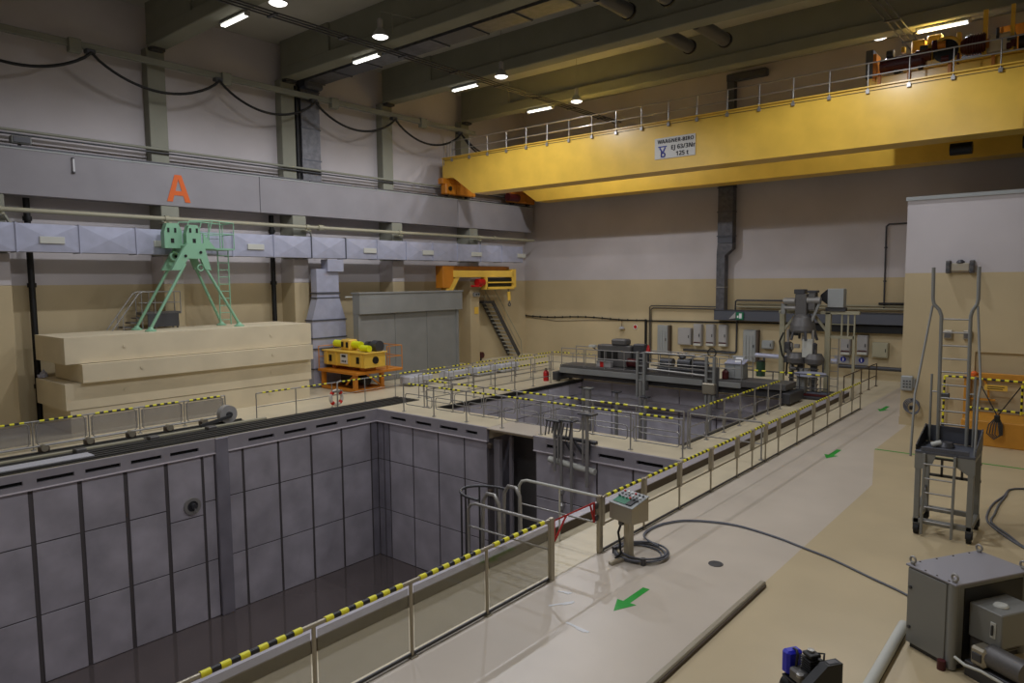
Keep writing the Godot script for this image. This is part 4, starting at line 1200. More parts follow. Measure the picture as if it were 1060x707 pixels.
	for x in [-30.05, -29.2]:
		put("stringer", MB.new().bar(Vector3(x, ta.y, ta.z), Vector3(x, tb.y, tb.z), .05, .26), M.steel_dark, sr)
		put("handrail", MB.new().tube([Vector3(x, 3.7, -32.2), Vector3(x, 4.6, -32.3), Vector3(x, 4.6, -33.0), Vector3(x, 1.05, -35.7), Vector3(x, .0, -35.8)], .028, 8).rod(Vector3(x, 4.1, -33.0), Vector3(x, .55, -35.6), .02, 6), M.pipe_cream, sr)
	for i in 14:
		var u := (i + .5) / 14.0
		put("step", MB.new().box(Vector3(-29.62, lerpf(ta.y, tb.y, u), lerpf(ta.z, tb.z, u)), Vector3(.82, .06, .26), .008), M.label_plate, sr)
	put("landing", MB.new().bb(-30.1, -29.1, 3.6, 3.74, -32.9, -32.0, .01), M.steel_dark, sr)
	var hr := thing("hose_reel", "small dark red hose reel low on the left wall beside the staircase", "hose reel", "", Vector3(-29.75, .05, -32.3))
	put("drum", MB.new().cyl(Vector3(0, .3, 0), Vector3(.2, .3, 0), .2, 16), M.maroon, hr)
	put("stand", MB.new().bb(-.3, .1, -.05, .35, -.05, .05), M.steel_dark, hr)
	# white packs on the deck
	var k := 0
	for e in [[-25.3, -22.9, "nearest white pack on the left deck, behind the winch's railing"], [-25.2, -25.4, "second white pack on the left deck behind the railing"], [-25.1, -27.4, "third white pack on the left deck behind the railing"], [-25.0, -29.2, "farthest white pack on the left deck behind the railing"]]:
		var wk := thing("wrapped_pack", e[2], "pack", "white packs on the left deck", Vector3(e[0], 0, e[1]))
		put("pack", MB.new().box(Vector3(0, .27, 0), Vector3(.8, .42, 1.5), .05), M.white_plate, wk)
		for d in [-.45, .45]:
			put("skid", MB.new().box(Vector3(0, .03, d), Vector3(.8, .06, .12)), M.cab_grey, wk)
			put("strap", MB.new().box(Vector3(0, .27, d), Vector3(.815, .435, .04), .05), M.cab_grey, wk)
		k += 1
	for e in [[-21.0, -27.62, "red fire extinguisher standing on the deck at the far basin's left corner"]]:
		var fe := thing("fire_extinguisher", e[2], "extinguisher", "", Vector3(e[0], 0, e[1]))
		put("body", MB.new().lathe(Vector3.ZERO, [Vector2(0, 0), Vector2(.13, 0), Vector2(.14, .04), Vector2(.14, .42), Vector2(.1, .5), Vector2(.04, .54), Vector2(0, .54)], 16), M.red, fe)
		put("valve", MB.new().box(Vector3(0, .58, 0), Vector3(.08, .1, .14), .02), M.black, fe)
		put("hose", MB.new().tube([Vector3(0, .58, .06), Vector3(.12, .52, .1), Vector3(.17, .3, .06), Vector3(.16, .14, .02)], .016, 6), M.black, fe)

# ---------------------------------------------------------------- service bridge over the far basin
func build_bridge() -> void:
	var t := thing("service_bridge", "grey service bridge with guard rails and machinery spanning the far basin", "bridge")
	var zf := -27.85
	var zb := -29.1
	put("deck", MB.new().bb(-20.3, -12.75, .62, .86, zb, zf, .01), M.machine_grey, t)
	put("deck", MB.new().bb(-12.15, -9.35, .56, .8, zb, zf, .01), M.machine_grey, t)
	put("beam", MB.new().bb(-20.6, -9.2, .22, .5, -28.9, -28.6, .01), M.steel_dark, t)
	put("beam", MB.new().bb(-20.6, -9.2, .22, .5, -28.3, -28.05, .01), M.steel_dark, t)
	for x in [-20.45, -9.25]:
		put("end_carriage", MB.new().bb(x - .16, x + .16, .08, .5, -29.25, -27.6, .03), M.steel_dark, t)
		for z in [-27.9, -28.95]:
			put("wheel", MB.new().cyl(Vector3(x - .07, .13, z), Vector3(x + .07, .13, z), .12, 14), M.black, t)
	put("front_sheet", MB.new().bb(-20.3, -12.8, .46, .72, zf, zf + .05, .01), M.gate_grey, t)
	put("front_sheet", MB.new().bb(-12.1, -11.15, .5, .72, zf, zf + .05, .01), M.gate_grey, t)
	# masts that hang into the basin
	for e in [[-15.75, .5], [-12.45, .6]]:
		var x: float = e[0]
		put("mast", MB.new().bb(x - .22, x - .12, -.3, 1.75, zf + .02, zf + .16, .01).bb(x + .12, x + .22, -.3, 1.75, zf + .02, zf + .16, .01), M.gate_grey, t)
		put("mast_plate", MB.new().bb(x - .3, x + .3, .0, 1.3, zf - .12, zf + .02, .02), M.machine_grey, t)
		for i in 5:
			put("mast_tie", MB.new().bb(x - .2, x + .2, .1 + .33 * i, .16 + .33 * i, zf + .05, zf + .12), M.gate_grey, t)
		put("mast_tube", MB.new().cyl(Vector3(x, -4.8, zf + .1), Vector3(x, .4, zf + .1), .09, 12), M.steel, t)
	put("mast_cover", MB.new().bb(-12.75, -12.2, .15, .62, zf - .05, zf + .25, .04), M.steel_warm, t)
	# guard rails
	var rb := [[-20.2, -18.9], [-18.8, -15.6], [-15.5, -12.2], [-12.1, -11.15]]
	for e in rb:
		for z in [zf, zb]:
			for h in [1.28, 1.68]:
				put("guard_rail", MB.new().rod(Vector3(e[0], h, z), Vector3(e[1], h, z), .024, 6), M.steel, t)
			var n := maxi(1, int((e[1] - e[0]) / .9))
			for i in n + 1:
				var x: float = lerpf(e[0], e[1], float(i) / n)
				put("guard_post", MB.new().rod(Vector3(x, .8, z), Vector3(x, 1.68, z), .022, 6), M.steel, t)
	put("pipe", MB.new().rod(Vector3(-15.4, 1.0, zf + .06), Vector3(-12.6, .9, zf + .06), .05, 8).rod(Vector3(-15.4, 1.15, zf - .2), Vector3(-12.8, 1.1, zf - .2), .04, 8), M.steel, t)
	put("handrail", MB.new().rod(Vector3(-15.6, 1.72, zf), Vector3(-13.2, 1.72, zf), .05, 8), M.steel, t)
	# machines carried by the bridge
	var m := thing("bridge_machine", "dark grey hooded machine standing on the left half of the service bridge", "machine")
	put("body", MB.new().bb(-18.5, -16.66, .87, 1.9, -28.9, -28.4, .04), M.machine_grey, m)
	put("hood", MB.new().bb(-17.7, -16.9, 1.9, 2.2, -28.9, -28.35, .1), M.machine_grey, m)
	put("side_box", MB.new().bb(-16.6, -16.0, .87, 2.0, -28.9, -28.5, .04), M.steel_dark, m)
	for i in 3:
		put("vent", MB.new().bb(-18.3 + .35 * i, -18.05 + .35 * i, 1.25, 1.6, -28.4, -28.38), M.black, m)
	put("lamp", MB.new().cyl(Vector3(-18.75, 1.75, -28.4), Vector3(-18.75, 1.85, -28.4), .2, 14), M.label_plate, m)
	put("lamp_arm", MB.new().rod(Vector3(-18.75, 1.75, -28.4), Vector3(-18.5, 1.6, -28.4), .03, 6), M.steel_dark, m)
	var s := thing("barrier_box", "red and white striped box on the left half of the service bridge", "box", "", Vector3(-17.9, .87, -28.1))
	s.scale = Vector3(.8, .75, .8)
	for i in 4:
		put("panel", MB.new().bb(-.5 + .25 * i, -.25 + .25 * i, .0, .34, -.15, .1, .01), M.red if i == 1 else M.cab_pale, s)
	put("lid", MB.new().bb(-.52, .52, .34, .38, -.17, .12, .01), M.cab_pale, s)
	var r := thing("cable_reel", "dark red cable reel on the service bridge left of its middle mast", "cable reel", "", Vector3(-16.38, .865, -28.14))
	put("drum", MB.new().cyl(Vector3(-.2, .3, 0), Vector3(.2, .3, 0), .19, 16), M.maroon, r)
	for fx in [-.21, .21]:
		put("flange", MB.new().cyl(Vector3(fx - .02, .3, 0), Vector3(fx + .02, .3, 0), .22, 18), M.maroon, r)
	put("foot", MB.new().bb(-.22, .22, 0, .06, -.2, .2), M.steel_dark, r)
	var f := thing("signal_post", "slim dark red cone topped post beside the middle mast of the service bridge", "post", "", Vector3(-15.84, .87, -28.6))
	put("post", MB.new().cyl(Vector3.ZERO, Vector3(0, .75, 0), .04, 10), M.steel_dark, f)
	put("cone", MB.new().lathe(Vector3(0, .75, 0), [Vector2(0, 0), Vector2(.11, 0), Vector2(.1, .1), Vector2(.04, .36), Vector2(0, .36)], 14), M.red, f)
	var w := thing("hoist_unit", "row of dark motors with a hand wheel on the service bridge's right half", "machine")
	put("bed", MB.new().bb(-15.2, -12.9, .87, 1.05, -28.7, -28.2, .02), M.steel_dark, w)
	for e in [[-14.8, .2], [-13.9, .26], [-13.2, .22]]:
		put("motor", MB.new().cyl(Vector3(e[0] - .3, 1.27, -28.45), Vector3(e[0] + .3, 1.27, -28.45), e[1], 16), M.steel_dark, w)
	put("valve_stem", MB.new().rod(Vector3(-13.9, 1.45, -28.3), Vector3(-12.7, 1.8, -28.3), .03, 8), M.steel, w)
	put("hand_wheel", MB.new().torus(Vector3(-12.62, 1.85, -28.28), .18, .025, Basis(Vector3.RIGHT, PI / 2), 20, 6), M.black, w)
	put("elbow", MB.new().torus(Vector3(-14.0, 1.75, -28.3), .2, .05, Basis(Vector3.RIGHT, PI / 2), 10, 8, 0, PI), M.steel_dark, w)
	var c := thing("control_desk", "grey control desk with white paper at the service bridge's right end", "control desk", "", Vector3(-11.6, .81, -28.5))
	c.scale = Vector3(.85, .8, .85)
	put("cabinet", MB.new().bb(-.5, .45, 0, .82, -.25, .3, .02), M.box_grey, c)
	put("desk_top", MB.new().box(Vector3(-.02, .88, .05), Vector3(1.0, .06, .62), .01, Basis(Vector3.RIGHT, .3)), M.galv, c)
	put("screen", MB.new().bb(-.3, .3, .93, 1.15, -.26, -.2, .01), M.cab_grey, c)
	put("paper", MB.new().box(Vector3(.12, .99, .06), Vector3(.36, .008, .3), 0, Basis(Vector3.RIGHT, .9)), M.white, c)
	put("door", MB.new().bb(-.45, .0, .05, .75, .3, .32, .01).bb(.02, .42, .05, .75, .3, .32, .01), M.cab_grey, c)
	var rc := thing("canister", "small red canister on the right end of the service bridge", "canister", "", Vector3(-11.9, .81, -28.03))
	put("body", MB.new().lathe(Vector3.ZERO, [Vector2(0, 0), Vector2(.13, 0), Vector2(.14, .05), Vector2(.14, .3), Vector2(.05, .4), Vector2(0, .4)], 14), M.maroon, rc)
	put("cap", MB.new().cyl(Vector3(0, .4, 0), Vector3(0, .46, 0), .05, 10), M.black, rc)
	# ---- tall frame with hanging machinery behind the far basin
	var g := thing("machine_gantry", "tall pale steel portal with heavy grey gripper machinery hanging in it, behind the far basin", "gantry")
	var z := -32.0
	for x in [-10.95, -9.0]:
		put("post", MB.new().bb(x - .11, x + .11, 0, 3.5, z - .1, z + .1, .01), M.pipe_cream, g)
		put("base_plate", MB.new().bb(x - .25, x + .25, 0, .03, z - .25, z + .25), M.steel_dark, g)
		var sx := 1.0 if x < -10 else -1.0
		put("knee_brace", MB.new().bar(Vector3(x + sx * .08, 2.7, z), Vector3(x + sx * .62, 3.42, z), .1, .1, 0, Vector3.BACK), M.pipe_cream, g)
	put("top_beam", MB.new().bb(-11.1, -7.75, 3.42, 3.56, z - .1, z + .1, .01), M.pipe_cream, g)
	put("cage_rail", MB.new().bb(-8.9, -7.95, 2.38, 2.5, z - .05, z + .05).bb(-8.9, -7.95, 2.98, 3.01, z - .02, z + .02), M.pipe_cream, g)
	for x in [-8.45, -8.2, -7.95]:
		put("cage_bar", MB.new().bb(x - .03, x + .03, 2.5, 3.42, z - .03, z + .03), M.pipe_cream, g)
	put("cage_post", MB.new().bb(-8.0, -7.9, 0, 2.5, z - .05, z + .05), M.pipe_cream, g)
	for i in 6:
		put("ladder_rung", MB.new().rod(Vector3(-8.9, .3 + .33 * i, z), Vector3(-8.55, .3 + .33 * i, z), .018, 6), M.steel, g)
	put("ladder_stile", MB.new().rod(Vector3(-8.55, 0, z), Vector3(-8.55, 2.4, z), .025, 6), M.steel, g)
	var h := thing("gripper_machine", "cluttered dark grey gripper machine with cylinders and collars inside the tall portal", "machine")
	z = -31.62
	put("mast", MB.new().bb(-10.25, -9.75, 3.0, 4.3, z - .25, z + .2, .03).bb(-9.7, -9.4, 3.6, 4.35, z - .2, z + .2, .03), M.machine_grey, h)
	put("mast_cap", MB.new().bb(-10.3, -9.85, 4.3, 4.5, z - .2, z + .2, .02).bb(-9.75, -9.35, 4.35, 4.45, z - .2, z + .2, .02), M.steel_dark, h)
	put("cross_cylinder", MB.new().cyl(Vector3(-10.75, 3.98, z + .1), Vector3(-10.25, 3.98, z + .1), .15, 16), M.steel, h)
	put("cross_cylinder", MB.new().cyl(Vector3(-9.75, 4.02, z + .1), Vector3(-9.2, 4.02, z + .1), .15, 16), M.steel, h)
	put("cross_cylinder", MB.new().cyl(Vector3(-10.7, 3.68, z + .1), Vector3(-10.2, 3.68, z + .1), .1, 14), M.steel, h)
	put("bracket", MB.new().bb(-10.85, -10.68, 3.42, 3.9, z - .1, z + .15).bar(Vector3(-9.6, 3.0, z + .1), Vector3(-9.25, 3.9, z + .1), .1, .1, 0, Vector3.BACK), M.gate_grey, h)
	put("dome", MB.new().lathe(Vector3(-9.95, 2.72, z), [Vector2(0, .75), Vector2(.25, .7), Vector2(.4, .55), Vector2(.52, .2), Vector2(.55, 0), Vector2(.5, -.1), Vector2(0, -.1)], 20), M.machine_grey, h)
	for i in 6:
		put("dome_rib", MB.new().bar(Vector3(-9.95, 2.9, z) + Basis(Vector3.UP, i * PI / 3) * Vector3(.42, .0, 0), Vector3(-9.95, 2.3, z) + Basis(Vector3.UP, i * PI / 3) * Vector3(.62, 0, 0), .1, .1, .02), M.steel_dark, h)
	put("neck", MB.new().cyl(Vector3(-9.95, 3.0, z), Vector3(-9.95, 3.6, z), .2, 14), M.steel_dark, h)
	for x in [-10.5, -9.45]:
		put("side_rod", MB.new().cyl(Vector3(x, 1.2, z + .2), Vector3(x, 2.75, z + .2), .06, 10), M.steel, h)
		put("guide_bracket", MB.new().box(Vector3(x, 1.95, z + .15), Vector3(.3, .5, .3), .06), M.steel_dark, h)
		put("claw", MB.new().bar(Vector3(x, 1.9, z + .25), Vector3(x + (.25 if x < -10 else -.2), 1.35, z + .25), .16, .12, .03, Vector3.BACK), M.machine_grey, h)
	put("box", MB.new().bb(-9.85, -9.42, 1.55, 2.35, z + .1, z + .35, .02), M.label_plate, h)
	put("collar", MB.new().lathe(Vector3(-10.15, 1.3, z + .1), [Vector2(0, .45), Vector2(.3, .42), Vector2(.42, .2), Vector2(.4, 0), Vector2(.2, -.1), Vector2(0, -.1)], 16).lathe(Vector3(-9.4, 1.3, z + .1), [Vector2(0, .45), Vector2(.3, .42), Vector2(.42, .2), Vector2(.4, 0), Vector2(.2, -.1), Vector2(0, -.1)], 16), M.machine_grey, h)
	put("lower_mast", MB.new().bb(-10.1, -9.85, .02, 1.3, z - .1, z + .15, .02).bb(-9.55, -9.3, .02, 1.3, z - .1, z + .15, .02).bb(-10.45, -10.3, .02, 1.3, z - .1, z + .1, .02), M.steel_dark, h)
	for i in 5:
		put("cross_tie", MB.new().bb(-10.45, -9.2, .15 + .22 * i, .2 + .22 * i, z + .1, z + .18), M.machine_grey, h)
	put("hose", MB.new().tube([Vector3(-10.7, 2.6, z + .2), Vector3(-10.85, 2.2, z + .25), Vector3(-10.7, 1.6, z + .3), Vector3(-10.5, 1.3, z + .25), Vector3(-10.55, .7, z + .2)], .04, 8), M.black, h)
	rng.seed = 99
	for i in 26:
		var p := Vector3(rng.randf_range(-10.55, -9.3), rng.randf_range(.2, 3.5), z + rng.randf_range(.12, .3))
		var mm: Material = [M.machine_grey, M.steel_dark, M.steel, M.gate_grey][rng.randi() % 4]
		if i % 3 == 0:
			put("fitting", MB.new().cyl(p, p + Vector3(0, rng.randf_range(.2, .6), 0), rng.randf_range(.03, .07), 10), mm, h)
		elif i % 3 == 1:
			put("fitting", MB.new().box(p, Vector3(rng.randf_range(.1, .3), rng.randf_range(.08, .3), .14), .02), mm, h)
		else:
			put("fitting", MB.new().cyl(p - Vector3(.12, 0, 0), p + Vector3(.12, 0, 0), rng.randf_range(.05, .1), 12), mm, h)
	z = -32.0
	var bx := thing("motor_cabinet", "pale grey square cabinet with a dark side on top of the portal's right side", "cabinet")
	put("case", MB.new().bb(-9.0, -8.35, 3.72, 4.52, z - .2, z + .25, .02), M.cab_grey, bx)
	put("dark_side", MB.new().prism(PackedVector2Array([Vector2(-9.02, 3.85), Vector2(-9.02, 4.5), Vector2(-9.3, 4.25), Vector2(-9.3, 4.05)]), Transform3D(Basis(), Vector3(0, 0, z + .05)), .3), M.black, bx)
	put("support", MB.new().bb(-9.1, -8.3, 3.56, 3.72, z - .15, z + .15), M.steel_dark, bx)
	# small machine between basin and portal
	var sm := thing("floor_machine", "low grey stand with a flat round table beside the far basin's right end", "machine", "", Vector3(-9.0, 0, -30.2))
	put("base", MB.new().bb(-.75, .75, 0, .14, -.5, .5, .03), M.steel_dark, sm)
	put("column", MB.new().bb(-.65, -.3, .14, .95, -.2, .2, .04), M.gate_grey, sm)
	for e in [-.1, .1, .3]:
		put("rod", MB.new().cyl(Vector3(e, .14, .1), Vector3(e, .95, .1), .035, 8), M.steel, sm)
	put("table", MB.new().cyl(Vector3(-.15, .95, 0), Vector3(-.15, 1.03, 0), .62, 24), M.galv, sm)
	put("bar", MB.new().bar(Vector3(-.7, .2, .45), Vector3(.9, .2, .45), .08, .08), M.maroon, sm)
	put("pipe", MB.new().cyl(Vector3(-.2, .22, .2), Vector3(.7, .22, .2), .09, 12), M.galv_dark, sm)
	# hanging tool rack on the basin wall
	var k := thing("tool_rack", "rack of steel rods and hooks on the near basin's far wall beside the channel", "tool rack")
	var zz := -17.32
	put("cross_tube", MB.new().cyl(Vector3(-13.05, -.6, zz), Vector3(-11.35, -.74, zz), .1, 14), M.label_plate, k)
	put("arm", MB.new().bb(-13.0, -11.4, .05, .16, zz - .25, zz - .1, .02), M.steel_dark, k)
	put("wall_bracket", MB.new().bar(Vector3(-12.75, .1, -17.45), Vector3(-12.75, -.65, zz), .08, .08, 0, Vector3.RIGHT).bar(Vector3(-11.65, .1, -17.45), Vector3(-11.65, -.7, zz), .08, .08, 0, Vector3.RIGHT), M.steel_dark, k)
	put("brace", MB.new().bar(Vector3(-12.45, .05, zz), Vector3(-12.1, -.35, zz), .06, .06, 0, Vector3.BACK).bar(Vector3(-12.1, .1, zz), Vector3(-11.75, -.3, zz), .06, .06, 0, Vector3.BACK), M.steel_dark, k)
	for e in [[-12.75, .7, .05, -.9], [-12.5, .78, .045, -3.2], [-12.12, .85, .05, -3.1], [-11.55, 1.05, .06, -1.2], [-11.7, .95, .03, -.5], [-12.62, .72, .03, -.6]]:
		put("rod", MB.new().cyl(Vector3(e[0], e[3], zz + .13), Vector3(e[0], e[1], zz + .13), e[2], 10), M.steel, k)
	for e in [[-12.75, .68], [-12.25, .74], [-11.55, 1.02]]:
		put("hook_plate", MB.new().box(Vector3(e[0], e[1], zz + .1), Vector3(.55, .05, .3), .01), M.steel_dark, k)
	for i in 8:
		put("hook", MB.new().bar(Vector3(-13.0 + .13 * i, .66, zz + .18), Vector3(-13.05 + .13 * i, .2 + .05 * (i % 3), zz + .22), .035, .03), M.machine_grey, k)
	for e in [-1.5, -2.0, -2.35]:
		put("joint", MB.new().lathe(Vector3(-12.5, e, zz + .13), [Vector2(.04, -.14), Vector2(.1, -.06), Vector2(.1, .06), Vector2(.04, .14)], 12), M.steel, k)

# ---------------------------------------------------------------- far wall
func wall_cabinet(label: String, x0: float, x1: float, y0: float, y1: float, m: Material, stripe := false, ribs := false, sign := false) -> void:
	var t := thing("wall_cabinet", label, "cabinet")
	put("case", MB.new().bb(x0, x1, y0, y1, ZF, ZF + .3, .02), m, t)
	put("door", MB.new().bb(x0 + .04, x1 - .04, y0 + (.24 if stripe else .05), y1 - .05, ZF + .3, ZF + .325, .01), m, t)
	if stripe:
		put("trim_strip", MB.new().bb(x0 + .02, x1 - .02, y0 + .17, y0 + .22, ZF + .3, ZF + .32), M.maroon, t)
		put("lower_cover", MB.new().bb(x0 + .03, x1 - .03, y0 + .03, y0 + .15, ZF + .3, ZF + .33, .01), M.label_plate, t)
	if ribs:
		for i in 3:
			var x: float = lerpf(x0, x1, (i + 1) / 4.0)
			put("rib", MB.new().bb(x - .02, x + .02, y0 + .06, y1 - .3, ZF + .32, ZF + .36), m, t)
		put("side", MB.new().bb(x1, x1 + .12, y0, y1, ZF, ZF + .28), M.skirting, t)
	put("handle", MB.new().bb(x1 - .12, x1 - .09, (y0 + y1) * .5 - .08, (y0 + y1) * .5 + .08, ZF + .32, ZF + .36), M.black, t)

func build_far_wall() -> void:
	wall_cabinet("tall grey ribbed cabinet on the far wall, left of the row of pale boxes", -19.97, -19.3, .65, 2.3, M.cab_grey, false, true)
	wall_cabinet("wide pale grey box on the far wall, right of the first ribbed cabinet", -18.66, -17.86, 1.22, 2.19, M.cab_pale)
	wall_cabinet("first of three narrow pale boxes on the far wall, with a dark red strip", -17.7, -17.22, 1.19, 2.44, M.cab_pale, true)
	wall_cabinet("middle one of three narrow pale boxes on the far wall, with a dark red strip", -16.94, -16.46, 1.22, 2.44, M.cab_pale, true)
	wall_cabinet("last of three narrow pale boxes on the far wall, under the vertical duct", -16.2, -15.72, 1.24, 2.44, M.cab_pale, true)
	wall_cabinet("tall grey ribbed cabinet on the far wall under the green exit sign", -14.8, -14.1, .5, 2.22, M.cab_grey, false, true)
	wall_cabinet("small grey box on the far wall left of the tall portal", -13.78, -13.2, 1.25, 1.69, M.cab_grey)
	wall_cabinet("pale narrow box on the far wall beside the portal's right post, above a blue disc", -9.84, -9.38, 1.15, 2.1, M.cab_pale, true)
	wall_cabinet("second pale narrow box right of the portal on the far wall", -9.08, -8.6, 1.2, 2.17, M.cab_pale, true)
	wall_cabinet("square cream box on the far wall near the right corner", -8.4, -7.7, 1.12, 1.85, M.pipe_cream)
	# exit sign on the duct
	var ex := thing("exit_sign", "green running man exit sign on the dark duct of the far wall", "sign", "", Vector3(-14.85, 2.98, ZF + .62))
	put("case", MB.new().bb(-.2, .2, -.2, .2, 0, .08, .01), M.sign_green, ex)
	put("pictogram", MB.new().bb(-.03, .12, -.13, .14, .08, .085).bb(-.14, -.06, -.1, .02, .08, .085), M.white, ex)
	put("side_face", MB.new().prism(PackedVector2Array([Vector2(-.62, -.18), Vector2(-.24, .2), Vector2(-.24, -.12)]), Transform3D(Basis(), Vector3(0, 0, .03)), .03), M.cab_pale, ex)
	for e in [[-9.76, "left blue disc sign under the pale boxes right of the portal"], [-8.92, "right blue disc sign under the pale boxes right of the portal"]]:
		var bs := thing("round_sign", e[1], "sign", "blue disc signs on the far wall", Vector3(e[0], .92, ZF))
		put("plate", MB.new().bb(-.42, .3, -.22, .18, 0, .02, .005), M.cab_pale, bs)
		put("disc", MB.new().cyl(Vector3(0, 0, .02), Vector3(0, 0, .035), .13, 20), M.sign_blue, bs)
		put("symbol", MB.new().bb(-.025, .025, -.08, .07, .035, .04), M.white, bs)
	# cables and pipes
	var cb := thing("wall_cable", "dark sagging cable with clips along the left part of the far wall", "cable")
	var pts := []
	for i in 31:
		var u := i / 30.0
		pts.append(Vector3(lerpf(-30.1, -20.9, u), 2.6 - .05 * sin(u * 9.0) - .03 * u, ZF + .06))
	put("cable", MB.new().tube(pts, .035, 6), M.cable_black, cb)
	for i in 16:
		put("clip", MB.new().box(pts[i * 2] - Vector3(0, 0, .02), Vector3(.06, .13, .08), .01), M.steel_dark, cb)
	put("second_wire", MB.new().tube([Vector3(-30.1, 2.5, ZF + .03), Vector3(-27.5, 2.3, ZF + .03), Vector3(-25, 2.42, ZF + .03), Vector3(-21.0, 2.5, ZF + .03)], .015, 6), M.skirting, cb)
	put("cable_run", MB.new().rod(Vector3(-20.9, 2.52, ZF + .06), Vector3(-12.2, 2.62, ZF + .06), .045, 6), M.cable_black, cb)
	var sp := thing("wall_pipe", "thin twin pipes framing the cabinets on the far wall", "pipe")
	for o in [0.0, .13]:
		put("pipe", MB.new().tube([Vector3(-20.5 - o * .8, 0, ZF + .1), Vector3(-20.5 - o * .8, 3.2 + o, ZF + .1), Vector3(-20.35 - o, 3.3 + o, ZF + .1), Vector3(-16.45, 3.3 + o, ZF + .1)], .03, 8), M.steel_dark, sp)
	put("thick_pipe", MB.new().cyl(Vector3(-20.85, 0, ZF + .1), Vector3(-20.85, 2.6, ZF + .1), .07, 10), M.cable_black, sp)
	put("pipe", MB.new().tube([Vector3(-16.0 + .0, .9, ZF + .34), Vector3(-15.35, .9, ZF + .08), Vector3(-15.25, 1.0, ZF + .08), Vector3(-15.25, 2.7, ZF + .08)], .05, 8), M.steel_dark, sp)
	put("tray", MB.new().bb(-18.4, -15.3, .86, .98, ZF, ZF + .12), M.steel_dark, sp)
	var hp := thing("wall_pipe", "row of thin pipes above the dark duct on the far wall", "pipe")
	put("pipe", MB.new().tube([Vector3(-15.25, 3.3, ZF + .3), Vector3(-15.25, 3.75, ZF + .3), Vector3(-15.15, 3.82, ZF + .3), Vector3(-11.0, 3.82, ZF + .3)], .05, 8), M.steel_dark, hp)
	put("pipe", MB.new().rod(Vector3(-15.2, 3.47, ZF + .3), Vector3(-5.1, 3.47, ZF + .3), .045, 8).rod(Vector3(-15.2, 3.6, ZF + .15), Vector3(-5.1, 3.6, ZF + .15), .04, 8), M.pipe_cream, hp)
	put("pipe", MB.new().rod(Vector3(-8.2, 3.72, ZF + .2), Vector3(-5.1, 3.72, ZF + .2), .06, 8), M.black, hp)
	put("cable_bundle", MB.new().bb(-12.0, -5.1, 2.3, 2.68, ZF, ZF + .35, .02), M.cable_black, hp)
	var lp := thing("wall_pipe", "fat silver pipe low along the far wall behind the portal", "pipe")
	put("pipe", MB.new().cyl(Vector3(-14.0, .92, ZF + .5), Vector3(-9.9, .85, ZF + .5), .12, 14), M.galv, lp)
	put("support", MB.new().bb(-13.6, -13.5, 0, .82, ZF + .45, ZF + .55).bb(-10.6, -10.5, 0, .75, ZF + .45, ZF + .55), M.steel_dark, lp)
	put("lower_pipe", MB.new().cyl(Vector3(-9.9, .62, ZF + .4), Vector3(-5.2, .62, ZF + .4), .1, 12), M.steel_dark, lp)
	var vc := thing("wall_conduit", "thin dark conduit dropping down the far wall left of the white block", "conduit")
	put("pipe", MB.new().tube([Vector3(-5.2, 7.5, ZF + .06), Vector3(-7.9, 7.5, ZF + .06), Vector3(-8.02, 7.4, ZF + .06), Vector3(-8.0, 3.5, ZF + .06)], .04, 8), M.steel_dark, vc)
	put("clip", MB.new().box(Vector3(-8.01, 6.4, ZF + .03), Vector3(.14, .06, .07)).box(Vector3(-8.0, 4.8, ZF + .03), Vector3(.14, .06, .07)), M.steel_dark, vc)
	var wl := thing("wall_lamp", "small pale lamp hanging from the cable on the far wall above the bridge's hooded machine", "lamp", "", Vector3(-22.5, 1.98, ZF + .1))
	put("shade", MB.new().lathe(Vector3.ZERO, [Vector2(0, .14), Vector2(.1, .14), Vector2(.2, 0), Vector2(0, 0)], 12), M.cab_pale, wl)
	put("wire", MB.new().rod(Vector3(0, .14, 0), Vector3(0, .56, 0), .015, 6), M.black, wl)
	var wd := thing("round_sign", "small red round sign on the far wall left of the thick dark pipe", "sign", "", Vector3(-21.6, 2.12, ZF))
	put("disc", MB.new().cyl(Vector3(0, 0, 0), Vector3(0, 0, .03), .13, 18), M.red, wd)
	put("ring", MB.new().torus(Vector3(0, 0, .03), .13, .02, Basis(Vector3.RIGHT, PI / 2), 18, 6), M.white, wd)
	var gc := thing("green_canister", "green canister standing on the floor left of the tall portal", "canister", "", Vector3(-13.2, 0, -35.5))
	put("body", MB.new().cyl(Vector3.ZERO, Vector3(0, .75, 0), .22, 16), M.dark_green, gc)
	put("lid", MB.new().cyl(Vector3(0, .75, 0), Vector3(0, .8, 0), .22, 14), M.black, gc)

